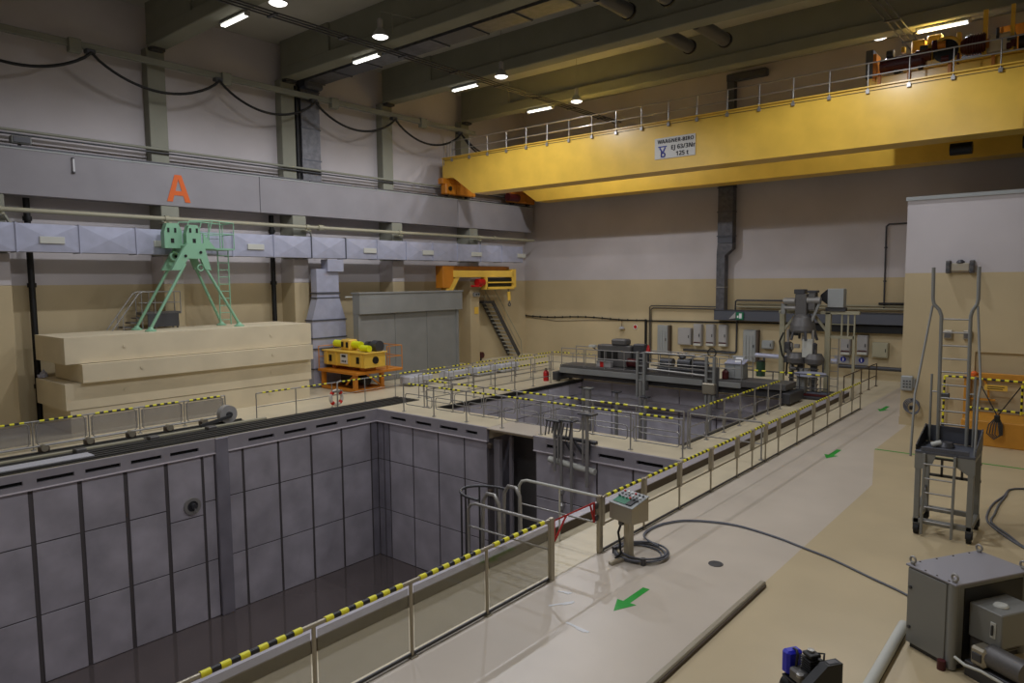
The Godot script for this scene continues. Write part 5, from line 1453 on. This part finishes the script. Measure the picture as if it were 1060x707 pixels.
# ---------------------------------------------------------------- right side
func build_right() -> void:
	var zb := -26.5
	# platform ladder
	var t := thing("platform_ladder", "grey rolling platform with a tall open ladder rising above it, on castors", "ladder")
	var x0 := -2.63
	var x1 := -1.64
	var z0 := -15.3
	var z1 := -16.25
	for p in [Vector2(x0 + .06, z0), Vector2(x1 - .06, z0), Vector2(x0 + .06, z1), Vector2(x1 - .06, z1)]:
		put("leg", MB.new().bb(p.x - .05, p.x + .05, .2, 1.6, p.y - .04, p.y + .04, .01), M.box_grey, t)
		var cs := put("castor", MB.new().cyl(Vector3(p.x - .03, .1, p.y), Vector3(p.x + .05, .1, p.y), .1, 16), M.rubber, t)
		put("fork", MB.new().bb(p.x - .05, p.x - .035, .08, .2, p.y - .04, p.y + .04).bb(p.x + .055, p.x + .07, .08, .2, p.y - .04, p.y + .04).bb(p.x - .05, p.x + .07, .19, .22, p.y - .05, p.y + .05), M.steel_dark, cs)
	put("frame_bar", MB.new().bb(x0, x1, .22, .32, z0 - .04, z0 + .04, .01), M.box_grey, t)
	put("frame_bar", MB.new().bb(x0, x1, .22, .32, z1 - .04, z1 + .04, .01), M.box_grey, t)
	for x in [x0 + .05, x1 - .05]:
		put("frame_bar", MB.new().bb(x - .04, x + .04, .22, .32, z1, z0, .01), M.box_grey, t)
		put("frame_bar", MB.new().bb(x - .03, x + .03, 1.5, 1.6, z1, z0, .01), M.box_grey, t)
	put("frame_bar", MB.new().bb(x0, x1, .95, 1.0, z1 - .03, z1 + .03).bb(x0, x1, 1.3, 1.34, z1 - .03, z1 + .03).bb(x0 + .3, x0 + .34, .95, 1.3, z1 - .03, z1 + .03).bb(x1 - .34, x1 - .3, .95, 1.3, z1 - .03, z1 + .03), M.steel_dark, t)
	put("diagonal_brace", MB.new().bar(Vector3(x0 + .05, .3, z0), Vector3(x0 + .05, .75, z1), .04, .04), M.steel_dark, t)
	put("gusset", MB.new().prism(PackedVector2Array([Vector2(x0, 1.62), Vector2(x0 + .36, 1.62), Vector2(x0 + .3, 1.42), Vector2(x0 + .12, 1.3), Vector2(x0, 1.3)]), Transform3D(Basis(), Vector3(0, 0, z0 + .03)), .03), M.box_grey, t)
	put("gusset", MB.new().prism(PackedVector2Array([Vector2(x1, 1.62), Vector2(x1 - .36, 1.62), Vector2(x1 - .3, 1.42), Vector2(x1 - .12, 1.3), Vector2(x1, 1.3)]), Transform3D(Basis(), Vector3(0, 0, z0 + .03)), .03), M.box_grey, t)
	put("platform", MB.new().bb(x0, x1, 1.6, 1.66, z1, z0 + .05, .01), M.galv_dark, t)
	put("kick_plate", MB.new().bb(x0, x1, 1.66, 2.0, z1 - .02, z1, .005), M.galv_dark, t)
	put("kick_plate", MB.new().bb(x0 + .1, x1 - .1, 1.66, 1.74, z0 + .03, z0 + .05, .005), M.galv_dark, t)
	for x in [x0, x1]:
		var s := 1.0 if x == x0 else -1.0
		put("side_plate", MB.new().prism(PackedVector2Array([Vector2(z0, 1.66), Vector2(z0, 1.76), Vector2(z1, 2.02), Vector2(z1, 1.66)]), Transform3D(Basis(Vector3.BACK, Vector3.UP, Vector3.LEFT), Vector3(x + s * .01, 0, 0)), .02), M.black if x == x0 else M.galv_dark, t)
	put("tread_pad", MB.new().lathe(Vector3(x0 + .42, 1.66, -15.85), [Vector2(0, .1), Vector2(.12, .1), Vector2(.16, .03), Vector2(.17, 0)], 14), M.steel_dark, t)
	put("latch", MB.new().cyl(Vector3(x0 + .2, 1.7, -15.7), Vector3(x0 + .36, 1.76, -15.75), .05, 10).box(Vector3(x1 - .2, 1.68, z0 - .1), Vector3(.14, .02, .06), .005), M.label_plate, t)
	# front ladder
	for x in [-2.46, -1.96]:
		put("ladder_stile", MB.new().bar(Vector3(x, .04, z0 + .12), Vector3(x, 1.62, z0 + .07), .045, .06, .005), M.box_grey, t)
	for i in 5:
		put("rung", MB.new().rod(Vector3(-2.46, .3 + .28 * i, z0 + .1), Vector3(-1.96, .3 + .28 * i, z0 + .1), .016, 8), M.steel, t)
	# upper ladder with flared tops
	var zt := -16.15
	for e in [[-2.42, -2.58, -2.74], [-1.93, -1.82, -1.69]]:
		put("upper_stile", MB.new().tube([Vector3(e[0] + (.03 if e[0] < -2 else .03), 1.66, zt), Vector3(e[0], 4.22, zt), Vector3(lerpf(e[0], e[1], .25), 4.34, zt), Vector3(lerpf(e[0], e[1], .85), 4.45, zt), Vector3(e[1], 4.56, zt), Vector3(e[1] - .01, 5.18, zt)], .034, 10), M.box_grey, t)
		put("side_stay", MB.new().tube([Vector3(e[1], 4.42, zt), Vector3(e[2], 2.95, zt + .25), Vector3(e[2], 2.7, zt + .5), Vector3(e[2] + .02, 1.5, zt + .8)], .022, 8), M.box_grey, t)
		put("side_post", MB.new().rod(Vector3(e[0] + (-.12 if e[0] < -2 else .13), 1.66, zt), Vector3(e[0] + (-.12 if e[0] < -2 else .13), 3.05, zt), .022, 8), M.box_grey, t)
	for i in 9:
		var y := 2.06 + .262 * i
		put("rung", MB.new().rod(Vector3(-2.4, y, zt), Vector3(-1.92, y, zt), .017, 8), M.steel, t)
	put("rail_bar", MB.new().rod(Vector3(-2.54, 2.7, zt), Vector3(-2.4, 2.7, zt), .018, 8), M.steel, t)
	put("rail_bar", MB.new().rod(Vector3(-1.92, 2.7, zt), Vector3(-1.8, 2.7, zt), .018, 8), M.steel, t)
	# phone with its cable coil
	var ph := thing("wall_phone", "grey keypad telephone on the corner of the white and cream block", "telephone", "", Vector3(-4.87, 1.2, zb))
	put("case", MB.new().box(Vector3(0, .24, .08), Vector3(.36, .5, .15), .03), M.cab_grey, ph)
	for i in 3:
		for j in 3:
			put("key", MB.new().box(Vector3(-.08 + .09 * i, .12 + .1 * j, .165), Vector3(.05, .04, .02)), M.steel_dark, ph)
	put("handset", MB.new().bar(Vector3(.22, .1, .1), Vector3(.22, .42, .1), .07, .07, .02), M.box_grey, ph)
	var cc := thing("cable_coil", "coiled grey cable hanging below the telephone on the block's wall", "cable", "", Vector3(-4.68, .72, zb + .26))
	for i in 4:
		put("loop", MB.new().torus(Vector3(.02 * i, -.02 * i, .02 * i), .24 - .012 * i, .018, Basis(Vector3.RIGHT, PI / 2) * Basis(Vector3.BACK, .12 * i), 24, 6), M.cable_grey, cc)
	put("hook", MB.new().rod(Vector3(0, .2, -.255), Vector3(0, .22, .12), .02, 6), M.black, cc)
	put("plug", MB.new().box(Vector3(.0, -.06, .05), Vector3(.1, .14, .1), .02), M.black, cc)
	# emergency lamp
	var el := thing("emergency_lamp", "pale emergency light box with two lamp heads high on the block's wall above the ladder", "lamp", "", Vector3(-3.49, 5.1, zb + .03))
	put("case", MB.new().box(Vector3(0, .19, .1), Vector3(.5, .26, .18), .02), M.steel_warm, el)
	for x in [-.32, .32]:
		put("lamp_head", MB.new().box(Vector3(x, .2, .12), Vector3(.14, .42, .22), .03), M.machine_grey, el)
		put("lens", MB.new().cyl(Vector3(x, .29, .22), Vector3(x, .29, .26), .055, 14).cyl(Vector3(x, .1, .22), Vector3(x, .1, .26), .055, 14), M.steel_dark, el)
	put("dome", MB.new().lathe(Vector3(0, .32, .1), [Vector2(.12, 0), Vector2(.11, .05), Vector2(.06, .1), Vector2(0, .11)], 16), M.steel_dark, el)
	for e in [[-3.75, "left small grey wall box behind the ladder's upper rungs"], [-3.21, "right small grey wall box behind the ladder's upper rungs"]]:
		var wb := thing("wall_box", e[1], "box", "small boxes on the block's wall", Vector3(e[0], 2.98, zb))
		put("case", MB.new().box(Vector3(0, .15, .08), Vector3(.24, .28, .16), .02), M.steel_warm, wb)
		put("lid", MB.new().box(Vector3(0, .15, .17), Vector3(.18, .2, .02), .005), M.machine_grey, wb)
	# orange barrier in front of the opening
	var og := thing("orange_barrier", "low orange barrier box with an orange frame before the opening in the block", "barrier")
	put("front_plate", MB.new().bb(-3.06, .4, 0, .74, -24.75, -24.55, .02), M.barrier, og)
	put("top_plate", MB.new().bb(-3.06, .4, .62, .72, -26.45, -24.75, .01), M.barrier, og)
	put("side_plate", MB.new().bb(-3.06, -2.98, 0, .66, -26.45, -24.75), M.barrier, og)
	put("post", MB.new().bb(-3.24, -3.06, 0, 1.83, zb + .02, zb + .2, .02), M.barrier, og)
	put("upper_bar", MB.new().bb(-2.9, .4, 1.74, 1.96, zb + .02, zb + .12, .02), M.barrier, og)
	put("middle_bar", MB.new().bb(-3.06, -2.4, 1.08, 1.14, zb + .02, zb + .1), M.barrier, og)
	put("lamp", MB.new().lathe(Vector3(-2.98, 1.84, zb + .16), [Vector2(.09, 0), Vector2(.1, .1), Vector2(.05, .16), Vector2(0, .17)], 12), M.letter_orange, og)
	put("bow", MB.new().tube([Vector3(-2.95, 1.86, zb + .2), Vector3(-2.75, 1.78, zb + .2), Vector3(-2.6, 1.55, zb + .2), Vector3(-2.56, 1.2, zb + .2)], .03, 8), M.barrier, og)
	var hz := thing("hazard_frame", "yellow and black striped frame around the opening in the block", "hazard frame")
	var z2 := zb + .3
	put("striped_bar", sleeve(Vector3(-3.76, 1.8, z2), Vector3(-3.06, 1.8, z2), .03, .11), M.hazard, hz)
	put("striped_bar", sleeve(Vector3(-3.06, 1.79, z2), Vector3(.4, 1.73, z2), .032, .11), M.hazard, hz)
	put("striped_bar", sleeve(Vector3(-3.76, .28, z2), Vector3(-3.76, 1.8, z2), .03, .11), M.hazard, hz)
	put("striped_bar", sleeve(Vector3(-3.1, .86, z2), Vector3(.4, .76, z2), .032, .11), M.hazard, hz)
	put("striped_bar", sleeve(Vector3(-1.71, .76, z2 + .02), Vector3(-1.71, 1.68, z2 + .02), .03, .11), M.hazard, hz)
	put("foot", MB.new().bb(-3.8, -3.72, 0, .28, z2 - .04, z2 + .04), M.black, hz)
	put("socket", MB.new().box(Vector3(-3.72, 1.15, z2 + .02), Vector3(.24, .2, .14), .02), M.steel_dark, hz)
	put("notice", MB.new().bb(-2.68, -2.08, 1.45, 1.62, z2 + .02, z2 + .03), M.yellow, hz)
	put("notice_line", MB.new().bb(-2.6, -2.16, 1.55, 1.575, z2 + .03, z2 + .035).bb(-2.6, -2.2, 1.49, 1.515, z2 + .03, z2 + .035), M.ink, hz)
	var cl := thing("rope_bundle", "dark rope bundle hanging on two lines in front of the orange barrier", "rope", "", Vector3(-2.15, 0, -24.42))
	put("line", MB.new().rod(Vector3(.0, .95, 0), Vector3(-.62, 1.62, -1.66), .018, 6).rod(Vector3(.0, .95, 0), Vector3(.4, 1.62, -1.66), .018, 6), M.black, cl)
	for i in 4:
		put("loop", MB.new().tube([Vector3(0, .95, 0), Vector3(-.2 + .06 * i, .68, .03 * i), Vector3(-.24 + .07 * i, .42, .03 * i), Vector3(-.06 + .03 * i, .26 + .03 * i, .03 * i), Vector3(.14 - .02 * i, .42, .03 * i), Vector3(.13 - .03 * i, .7, .03 * i), Vector3(.02, .95, .01 * i)], .017, 6), M.steel_dark, cl)
	put("knot", MB.new().box(Vector3(0, .88, .04), Vector3(.14, .22, .12), .04), M.black, cl)

# ---------------------------------------------------------------- foreground
func build_front() -> void:
	# control console at the railing
	var t := thing("control_console", "steel control console with a button panel on a single stand beside the red gate", "console", "", Vector3(-6.28, 0, -10.68))
	t.rotation.y = deg_to_rad(-14)
	t.scale = Vector3(1.1, 1.02, 1.1)
	put("column", MB.new().bb(-.06, .06, .03, .78, -.06, .06, .008), M.steel_warm, t)
	put("foot", MB.new().bb(-.34, .34, 0.0, .07, -.04, .04, .01).bb(-.045, .045, 0.0, .06, -.1, .42, .01), M.steel_warm, t)
	for x in [-.32, .32]:
		put("foot_knob", MB.new().cyl(Vector3(x, 0, 0), Vector3(x, .12, 0), .045, 10), M.steel_dark, t)
	var sp := PackedVector2Array([Vector2(-.19, .72), Vector2(.19, .72), Vector2(.19, 1.0), Vector2(-.19, 1.14)])
	put("case", MB.new().prism(sp, Transform3D(Basis(Vector3.FORWARD, Vector3.UP, Vector3.RIGHT) * Basis(Vector3.UP, PI), Vector3.ZERO), .5), M.steel_warm, t)
	var TB := Basis(Vector3.RIGHT, atan2(.14, .38))
	var tc := Vector3(0, 1.075, 0)
	put("panel_rim", MB.new().box(tc, Vector3(.52, .02, .42), .005, TB), M.cab_grey, t)
	put("green_panel", MB.new().box(tc + TB * Vector3(-.06, .016, .08), Vector3(.3, .01, .16), .003, TB), M.sign_green, t)
	put("black_panel", MB.new().box(tc + TB * Vector3(.13, .018, .06), Vector3(.12, .02, .2), .004, TB), M.black, t)
	rng.seed = 21
	for i in 18:
		var c := TB * Vector3(-.2 + .08 * (i % 6), .025, -.14 + .07 * (i / 6))
		var mm: Material = [M.white, M.red, M.steel_dark, M.black, M.cab_grey, M.steel_dark][rng.randi() % 6]
		put("button", MB.new().cyl(tc + c, tc + c + TB * Vector3(0, .02, 0), .02, 10), mm, t)
	put("gland", MB.new().cyl(Vector3(-.12, .6, .05), Vector3(-.12, .72, .05), .05, 10), M.machine_grey, t)
	put("drop_cable", MB.new().tube([Vector3(-.12, .62, .05), Vector3(-.16, .45, .08), Vector3(-.08, .3, .12), Vector3(-.02, .12, .16), Vector3(-.1, .03, .2)], .02, 6), M.cable_black, t)
	put("drop_cable", MB.new().tube([Vector3(-.2, .74, -.15), Vector3(-.38, .62, -.15), Vector3(-.42, .75, -.2), Vector3(-.35, .9, -.2)], .022, 6), M.machine_grey, t)
	put("side_box", MB.new().box(Vector3(-.3, .95, -.12), Vector3(.12, .16, .14), .02), M.machine_grey, t)
	# cable from the console across the floor
	var cab := thing("floor_cable", "grey cable coiled under the console and running across the pale floor to the grey cabinet", "cable")
	var cen := Vector3(-6.25, .022, -10.95)
	for i in 4:
		put("coil", MB.new().torus(cen + Vector3(.03 * i, .028 * i * .8, -.02 * i), .42 + .03 * (i % 3), .018, Basis(), 32, 6), M.cable_grey, cab)
	for o in [0.0, .035]:
		var pts := []
		var ctl := [Vector3(-6.05, .1, -11.34), Vector3(-6.3, .12, -11.42), Vector3(-6.55, .06, -11.7), Vector3(-6.68, .03, -12.0), Vector3(-6.7, .02, -12.4), Vector3(-6.6, .02, -12.8), Vector3(-6.3, .02, -13.2), Vector3(-5.54, .02, -13.5), Vector3(-4.65, .02, -13.36), Vector3(-4.04, .02, -13.13), Vector3(-3.47, .02, -12.9), Vector3(-2.74, .02, -12.48), Vector3(-2.16, .02, -12.15), Vector3(-1.5, .02, -11.6), Vector3(-1.42, .06, -11.4)]
		var cv := Curve3D.new()
		for i in ctl.size():
			var tg: Vector3 = (ctl[mini(i + 1, ctl.size() - 1)] - ctl[maxi(i - 1, 0)]) / 6.0
			cv.add_point(ctl[i] + Vector3(o, 0, o), -tg, tg)
		for i in 81:
			pts.append(cv.sample_baked(cv.get_baked_length() * i / 80.0))
		put("cable", MB.new().tube(pts, .015, 6), M.cable_grey, cab)
	var c2 := thing("floor_cable", "dark doubled cable lying in a loop on the floor right of the rolling platform", "cable")
	for k in 2:
		var ctl := [Vector3(-.4, .02, -20.4), Vector3(-1.18, .02, -20.03), Vector3(-1.43, .02, -19.73), Vector3(-1.48 + .03 * k, .02, -19.1), Vector3(-1.6 + .1 * k, .02, -18.3), Vector3(-1.62 + .12 * k, .02, -17.5), Vector3(-1.55 + .06 * k, .02, -16.85), Vector3(-1.25 + .1 * k, .02, -16.2), Vector3(-.86 + .02 * k, .02, -15.6), Vector3(-.3, .02, -15.0)]
		var cv := Curve3D.new()
		for i in ctl.size():
			var tg: Vector3 = (ctl[mini(i + 1, ctl.size() - 1)] - ctl[maxi(i - 1, 0)]) / 6.0
			cv.add_point(ctl[i], -tg, tg)
		var pts := []
		for i in 61:
			pts.append(cv.sample_baked(cv.get_baked_length() * i / 60.0))
		put("cable", MB.new().tube(pts, .022, 6), M.cable_grey, c2)
	# big grey cabinet bottom right: local x along its short side, -z along its long side
	var g := thing("machine_cabinet", "large grey steel cabinet with lifting eyes and an attached motor box", "cabinet", "", Vector3(-1.84, 0, -10.44))
	g.rotation.y = deg_to_rad(-31.3)
	put("case", MB.new().bb(.01, .70, .06, 1.12, -1.3, -.01, .02), M.box_grey, g)
	put("top_plate", MB.new().bb(-.01, .74, 1.12, 1.15, -1.32, .01, .008), M.box_top, g)
	put("front_panel", MB.new().bb(.03, .60, .08, 1.1, -.012, .005, .006), M.box_grey, g)
	for p in [Vector2(.665, -.05), Vector2(.05, -.05), Vector2(.05, -1.26), Vector2(.665, -1.26)]:
		if p.x > .5:
			put("corner_post", MB.new().cyl(Vector3(p.x, .02, p.y), Vector3(p.x, 1.13, p.y), .06, 16), M.box_grey, g)
		var eye := put("lifting_eye", MB.new().torus(Vector3(p.x, 1.21, p.y), .042, .014, Basis(Vector3.RIGHT, PI / 2), 16, 6), M.steel, g)
		put("collar", MB.new().cyl(Vector3(p.x, 1.15, p.y), Vector3(p.x, 1.18, p.y), .03, 12), M.steel, eye)
	for y in [.3, .85]:
		put("lock", MB.new().cyl(Vector3(.08, y, .0), Vector3(.08, y, .025), .022, 12), M.steel_dark, g)
	for i in 4:
		put("bolt", MB.new().cyl(Vector3(.1 + .17 * i, 1.15, -.02), Vector3(.1 + .17 * i, 1.158, -.02), .012, 8), M.skirting, g)
		put("bolt", MB.new().cyl(Vector3(.03, 1.15, -.2 - .3 * i), Vector3(.03, 1.158, -.2 - .3 * i), .012, 8), M.skirting, g)
	put("base", MB.new().bb(.05, .68, 0, .06, -1.25, -.05), M.steel_dark, g)
	put("opening", MB.new().bb(.695, .712, .1, 1.06, -1.2, -.18), M.black, g)
	var mb := put("motor_box", MB.new().bb(.71, 1.14, .45, .89, -.9, -.26, .012), M.box_grey, g)
	put("cap", MB.new().lathe(Vector3(.95, .89, -.49), [Vector2(.085, 0), Vector2(.085, .012), Vector2(.07, .03), Vector2(0, .034)], 20), M.label_plate, mb)
	put("handle_plate", MB.new().bb(1.0, 1.07, .56, .76, -.26, -.25, .004), M.label_plate, mb)
	put("grip", MB.new().bar(Vector3(1.035, .6, -.235), Vector3(1.035, .73, -.235), .02, .03, .004), M.steel_dark, mb)
	put("motor", MB.new().cyl(Vector3(.72, .33, -.3), Vector3(.72, .33, -1.0), .17, 18), M.machine_grey, g)
	put("motor", MB.new().cyl(Vector3(1.05, .36, -.2), Vector3(1.5, .36, -.2), .14, 18), M.machine_grey, g)
	put("gear_head", MB.new().box(Vector3(1.0, .34, -.16), Vector3(.2, .24, .22), .03), M.steel_warm, g)
	put("gear_plate", MB.new().box(Vector3(1.0, .34, -.045), Vector3(.12, .1, .02), .005), M.steel_dark, g)
	put("pipe", MB.new().tube([Vector3(.75, .22, .0), Vector3(.9, .2, .02), Vector3(1.1, .22, .0), Vector3(1.4, .15, -.1)], .02, 8), M.label_plate, g)
	put("support", MB.new().bb(.8, 1.45, 0, .2, -.3, -.1, .01), M.steel_dark, g)
	put("red_flange", MB.new().cyl(Vector3(.62, .0, .06), Vector3(.62, .12, .06), .05, 14), M.maroon, g)
	# portable compressor
	var c := thing("compressor", "small portable compressor with a blue housing and black ribbed cylinder on the floor", "compressor", "", Vector3(-2.36, 0, -8.05))
	c.rotation.y = deg_to_rad(-34)
	c.scale = Vector3(.9, .8, .9)
	put("tank", MB.new().lathe(Vector3(-.42, .24, 0), [Vector2(0, 0), Vector2(.1, .01), Vector2(.16, .05), Vector2(.17, .1), Vector2(.17, .62), Vector2(.16, .68), Vector2(.1, .72), Vector2(0, .73)], 18, Basis(Vector3.BACK, -PI / 2)), M.black, c)
	for x in [-.25, .15]:
		put("foot", MB.new().bb(x - .04, x + .04, 0, .1, -.12, .12), M.black, c)
	put("bed_plate", MB.new().bb(-.32, .24, .41, .44, -.16, .16, .005), M.black, c)
	put("blue_housing", MB.new().box(Vector3(-.3, .62, .02), Vector3(.15, .36, .24), .04), M.blue, c)
	put("crankcase", MB.new().box(Vector3(-.08, .53, .04), Vector3(.26, .18, .22), .03), M.machine_grey, c)
	var cy := put("cylinder", MB.new().cyl(Vector3(-.02, .6, -.05), Vector3(-.02, .84, -.05), .075, 16), M.black, c)
	for i in 6:
		put("fin", MB.new().box(Vector3(-.02, .64 + .035 * i, -.05), Vector3(.2, .012, .2), .004), M.black, cy)
	put("cylinder_head", MB.new().box(Vector3(-.02, .87, -.05), Vector3(.17, .05, .16), .02), M.black, c)
	put("intake_cap", MB.new().cyl(Vector3(-.05, .89, -.06), Vector3(-.05, .92, -.06), .045, 12), M.steel, c)
	put("belt_guard", MB.new().prism(PackedVector2Array([Vector2(.28, .44), Vector2(-.24, .44), Vector2(-.24, .58), Vector2(.06, .86), Vector2(.28, .86)]), Transform3D(Basis(Vector3.FORWARD, Vector3.UP, Vector3.RIGHT), Vector3(.2, 0, 0)), .13), M.black, c)
	put("guard_slots", MB.new().bb(.16, .24, .862, .868, -.24, -.1), M.steel_dark, c)
	put("pressure_cap", MB.new().cyl(Vector3(.03, .6, .16), Vector3(.03, .64, .16), .045, 12), M.steel, c)
	put("pipe", MB.new().tube([Vector3(.0, .88, -.12), Vector3(.1, .93, -.14), Vector3(.14, .85, -.1), Vector3(.12, .6, -.05)], .014, 6), M.black, c)
	put("hose", MB.new().tube([Vector3(-.3, .8, 0), Vector3(-.22, .83, .02), Vector3(-.17, .78, .04), Vector3(-.17, .5, .08)], .018, 6), M.black, c)
	put("cord", MB.new().tube([Vector3(.25, .55, .12), Vector3(.34, .5, .14), Vector3(.33, .3, .16), Vector3(.3, .03, .2)], .012, 6), M.black, c)
	# raised strips on the floor
	var s1 := thing("floor_strip", "long raised pale cover strip along the edge of the lighter floor, left one", "strip")
	put("strip", MB.new().bb(-4.06, -3.96, .0, .08, -11.1, -3.0, .02), M.steel_warm, s1)
	put("edge", MB.new().bb(-3.96, -3.94, .0, .05, -11.05, -3.0), M.skirting, s1)
	var s2 := thing("floor_pipe", "white pipe lying on the floor between the compressor and the grey cabinet", "pipe")
	put("pipe", MB.new().cyl(Vector3(-1.93, .07, -10.9), Vector3(-1.93, .07, -4.0), .07, 14), M.label_plate, s2)
	put("shadow_gap_strip", MB.new().bb(-1.99, -1.87, 0, .02, -10.8, -4.0), M.skirting, s2)

func arrow(x: float, z: float, L: float, label: String, w := 1.0) -> void:
	var t := thing("floor_arrow", label, "floor marking")
	var h := L * .38
	var poly := PackedVector2Array([Vector2(-.06 * w, L * .5), Vector2(-.06 * w, -L * .5 + h), Vector2(-.17 * w, -L * .5 + h), Vector2(0, -L * .5), Vector2(.17 * w, -L * .5 + h), Vector2(.06 * w, -L * .5 + h), Vector2(.06 * w, L * .5)])
	put("paint", poly_slab(poly, .001, .004), M.arrow_green, t)
	t.position = Vector3(x, 0, z)

func build_small() -> void:
	arrow(-5.43, -9.3, 1.0, "nearest green arrow painted on the pale floor")
	arrow(-5.64, -20.85, 1.25, "green arrow on the pale floor level with the far basin", 1.1)
	arrow(-6.15, -29.3, 1.3, "farthest green arrow on the pale floor", 1.1)
	var gl := thing("floor_line", "thin green line painted across the floor behind the rolling platform", "floor marking")
	put("paint", MB.new().bb(-4.85, 1.4, .001, .004, -22.24, -22.16), M.arrow_green, gl)
	var dr := thing("floor_drain", "dark oval drain cover in the pale floor right of the console", "drain", "", Vector3(-4.97, 0, -11.43))
	put("cover", MB.new().lathe(Vector3.ZERO, [Vector2(0, .006), Vector2(.11, .006), Vector2(.12, 0)], 18), M.steel_dark, dr)
	put("rim", MB.new().torus(Vector3(0, .004, 0), .12, .01, Basis(), 20, 6), M.machine_grey, dr)
	for e in [[-6.38, -8.86, .22, .05, .3, "faint white mark farthest from the nearest green arrow"], [-6.18, -8.5, .42, .05, 1.0, "white mark in the middle of three near the railing's end post"], [-5.57, -8.04, .42, .05, -.1, "white mark nearest the viewer, left of the green arrow"]]:
		var sc := thing("floor_mark", e[5], "floor marking", "white marks on the pale floor", Vector3(e[0], 0, e[1]))
		sc.rotation.y = e[4]
		put("paint", MB.new().box(Vector3(0, .002, 0), Vector3(e[2], .003, e[3])).box(Vector3(e[2] * .2, .0025, .03), Vector3(e[2] * .4, .003, .04)), M.white, sc)  # two thin white patches laid flat on the floor
	# pool ladder with safety hoops
	var l := thing("pool_ladder", "steel pool ladder with curved handles and safety hoops on the near basin's right wall", "ladder")
	var x := -8.6
	for z in [-9.35, -9.95]:
		put("stile", MB.new().tube([Vector3(x - .02, -5.6, z), Vector3(x, .55, z), Vector3(x + .02, .95, z), Vector3(x + .12, 1.1, z), Vector3(x + .3, 1.1, z), Vector3(x + .4, .95, z), Vector3(x + .42, .3, z)], .036, 10), M.steel, l)
	for i in 20:
		put("rung", MB.new().rod(Vector3(x, -5.3 + .28 * i, -9.35), Vector3(x, -5.3 + .28 * i, -9.95), .018, 8), M.steel, l)
	for y in [.98, -.35, -1.7, -3.0]:
		var hp := []
		for i in 15:
			var a := PI * i / 14.0
			hp.append(Vector3(x - .12 - .62 * sin(a), y, -9.65 + .42 * cos(a)))
		hp.push_front(Vector3(x, y, -9.23))
		hp.append(Vector3(x, y, -10.07))
		put("hoop", MB.new().tube(hp, .026, 8), M.steel_dark, l)
	for i in 5:
		var a := PI * (i * 3 + 1) / 14.0
		put("cage_bar", MB.new().rod(Vector3(x - .12 - .6 * sin(a), -3.0, -9.65 + .41 * cos(a)), Vector3(x - .12 - .6 * sin(a), .98, -9.65 + .41 * cos(a)), .02, 6), M.steel_dark, l)
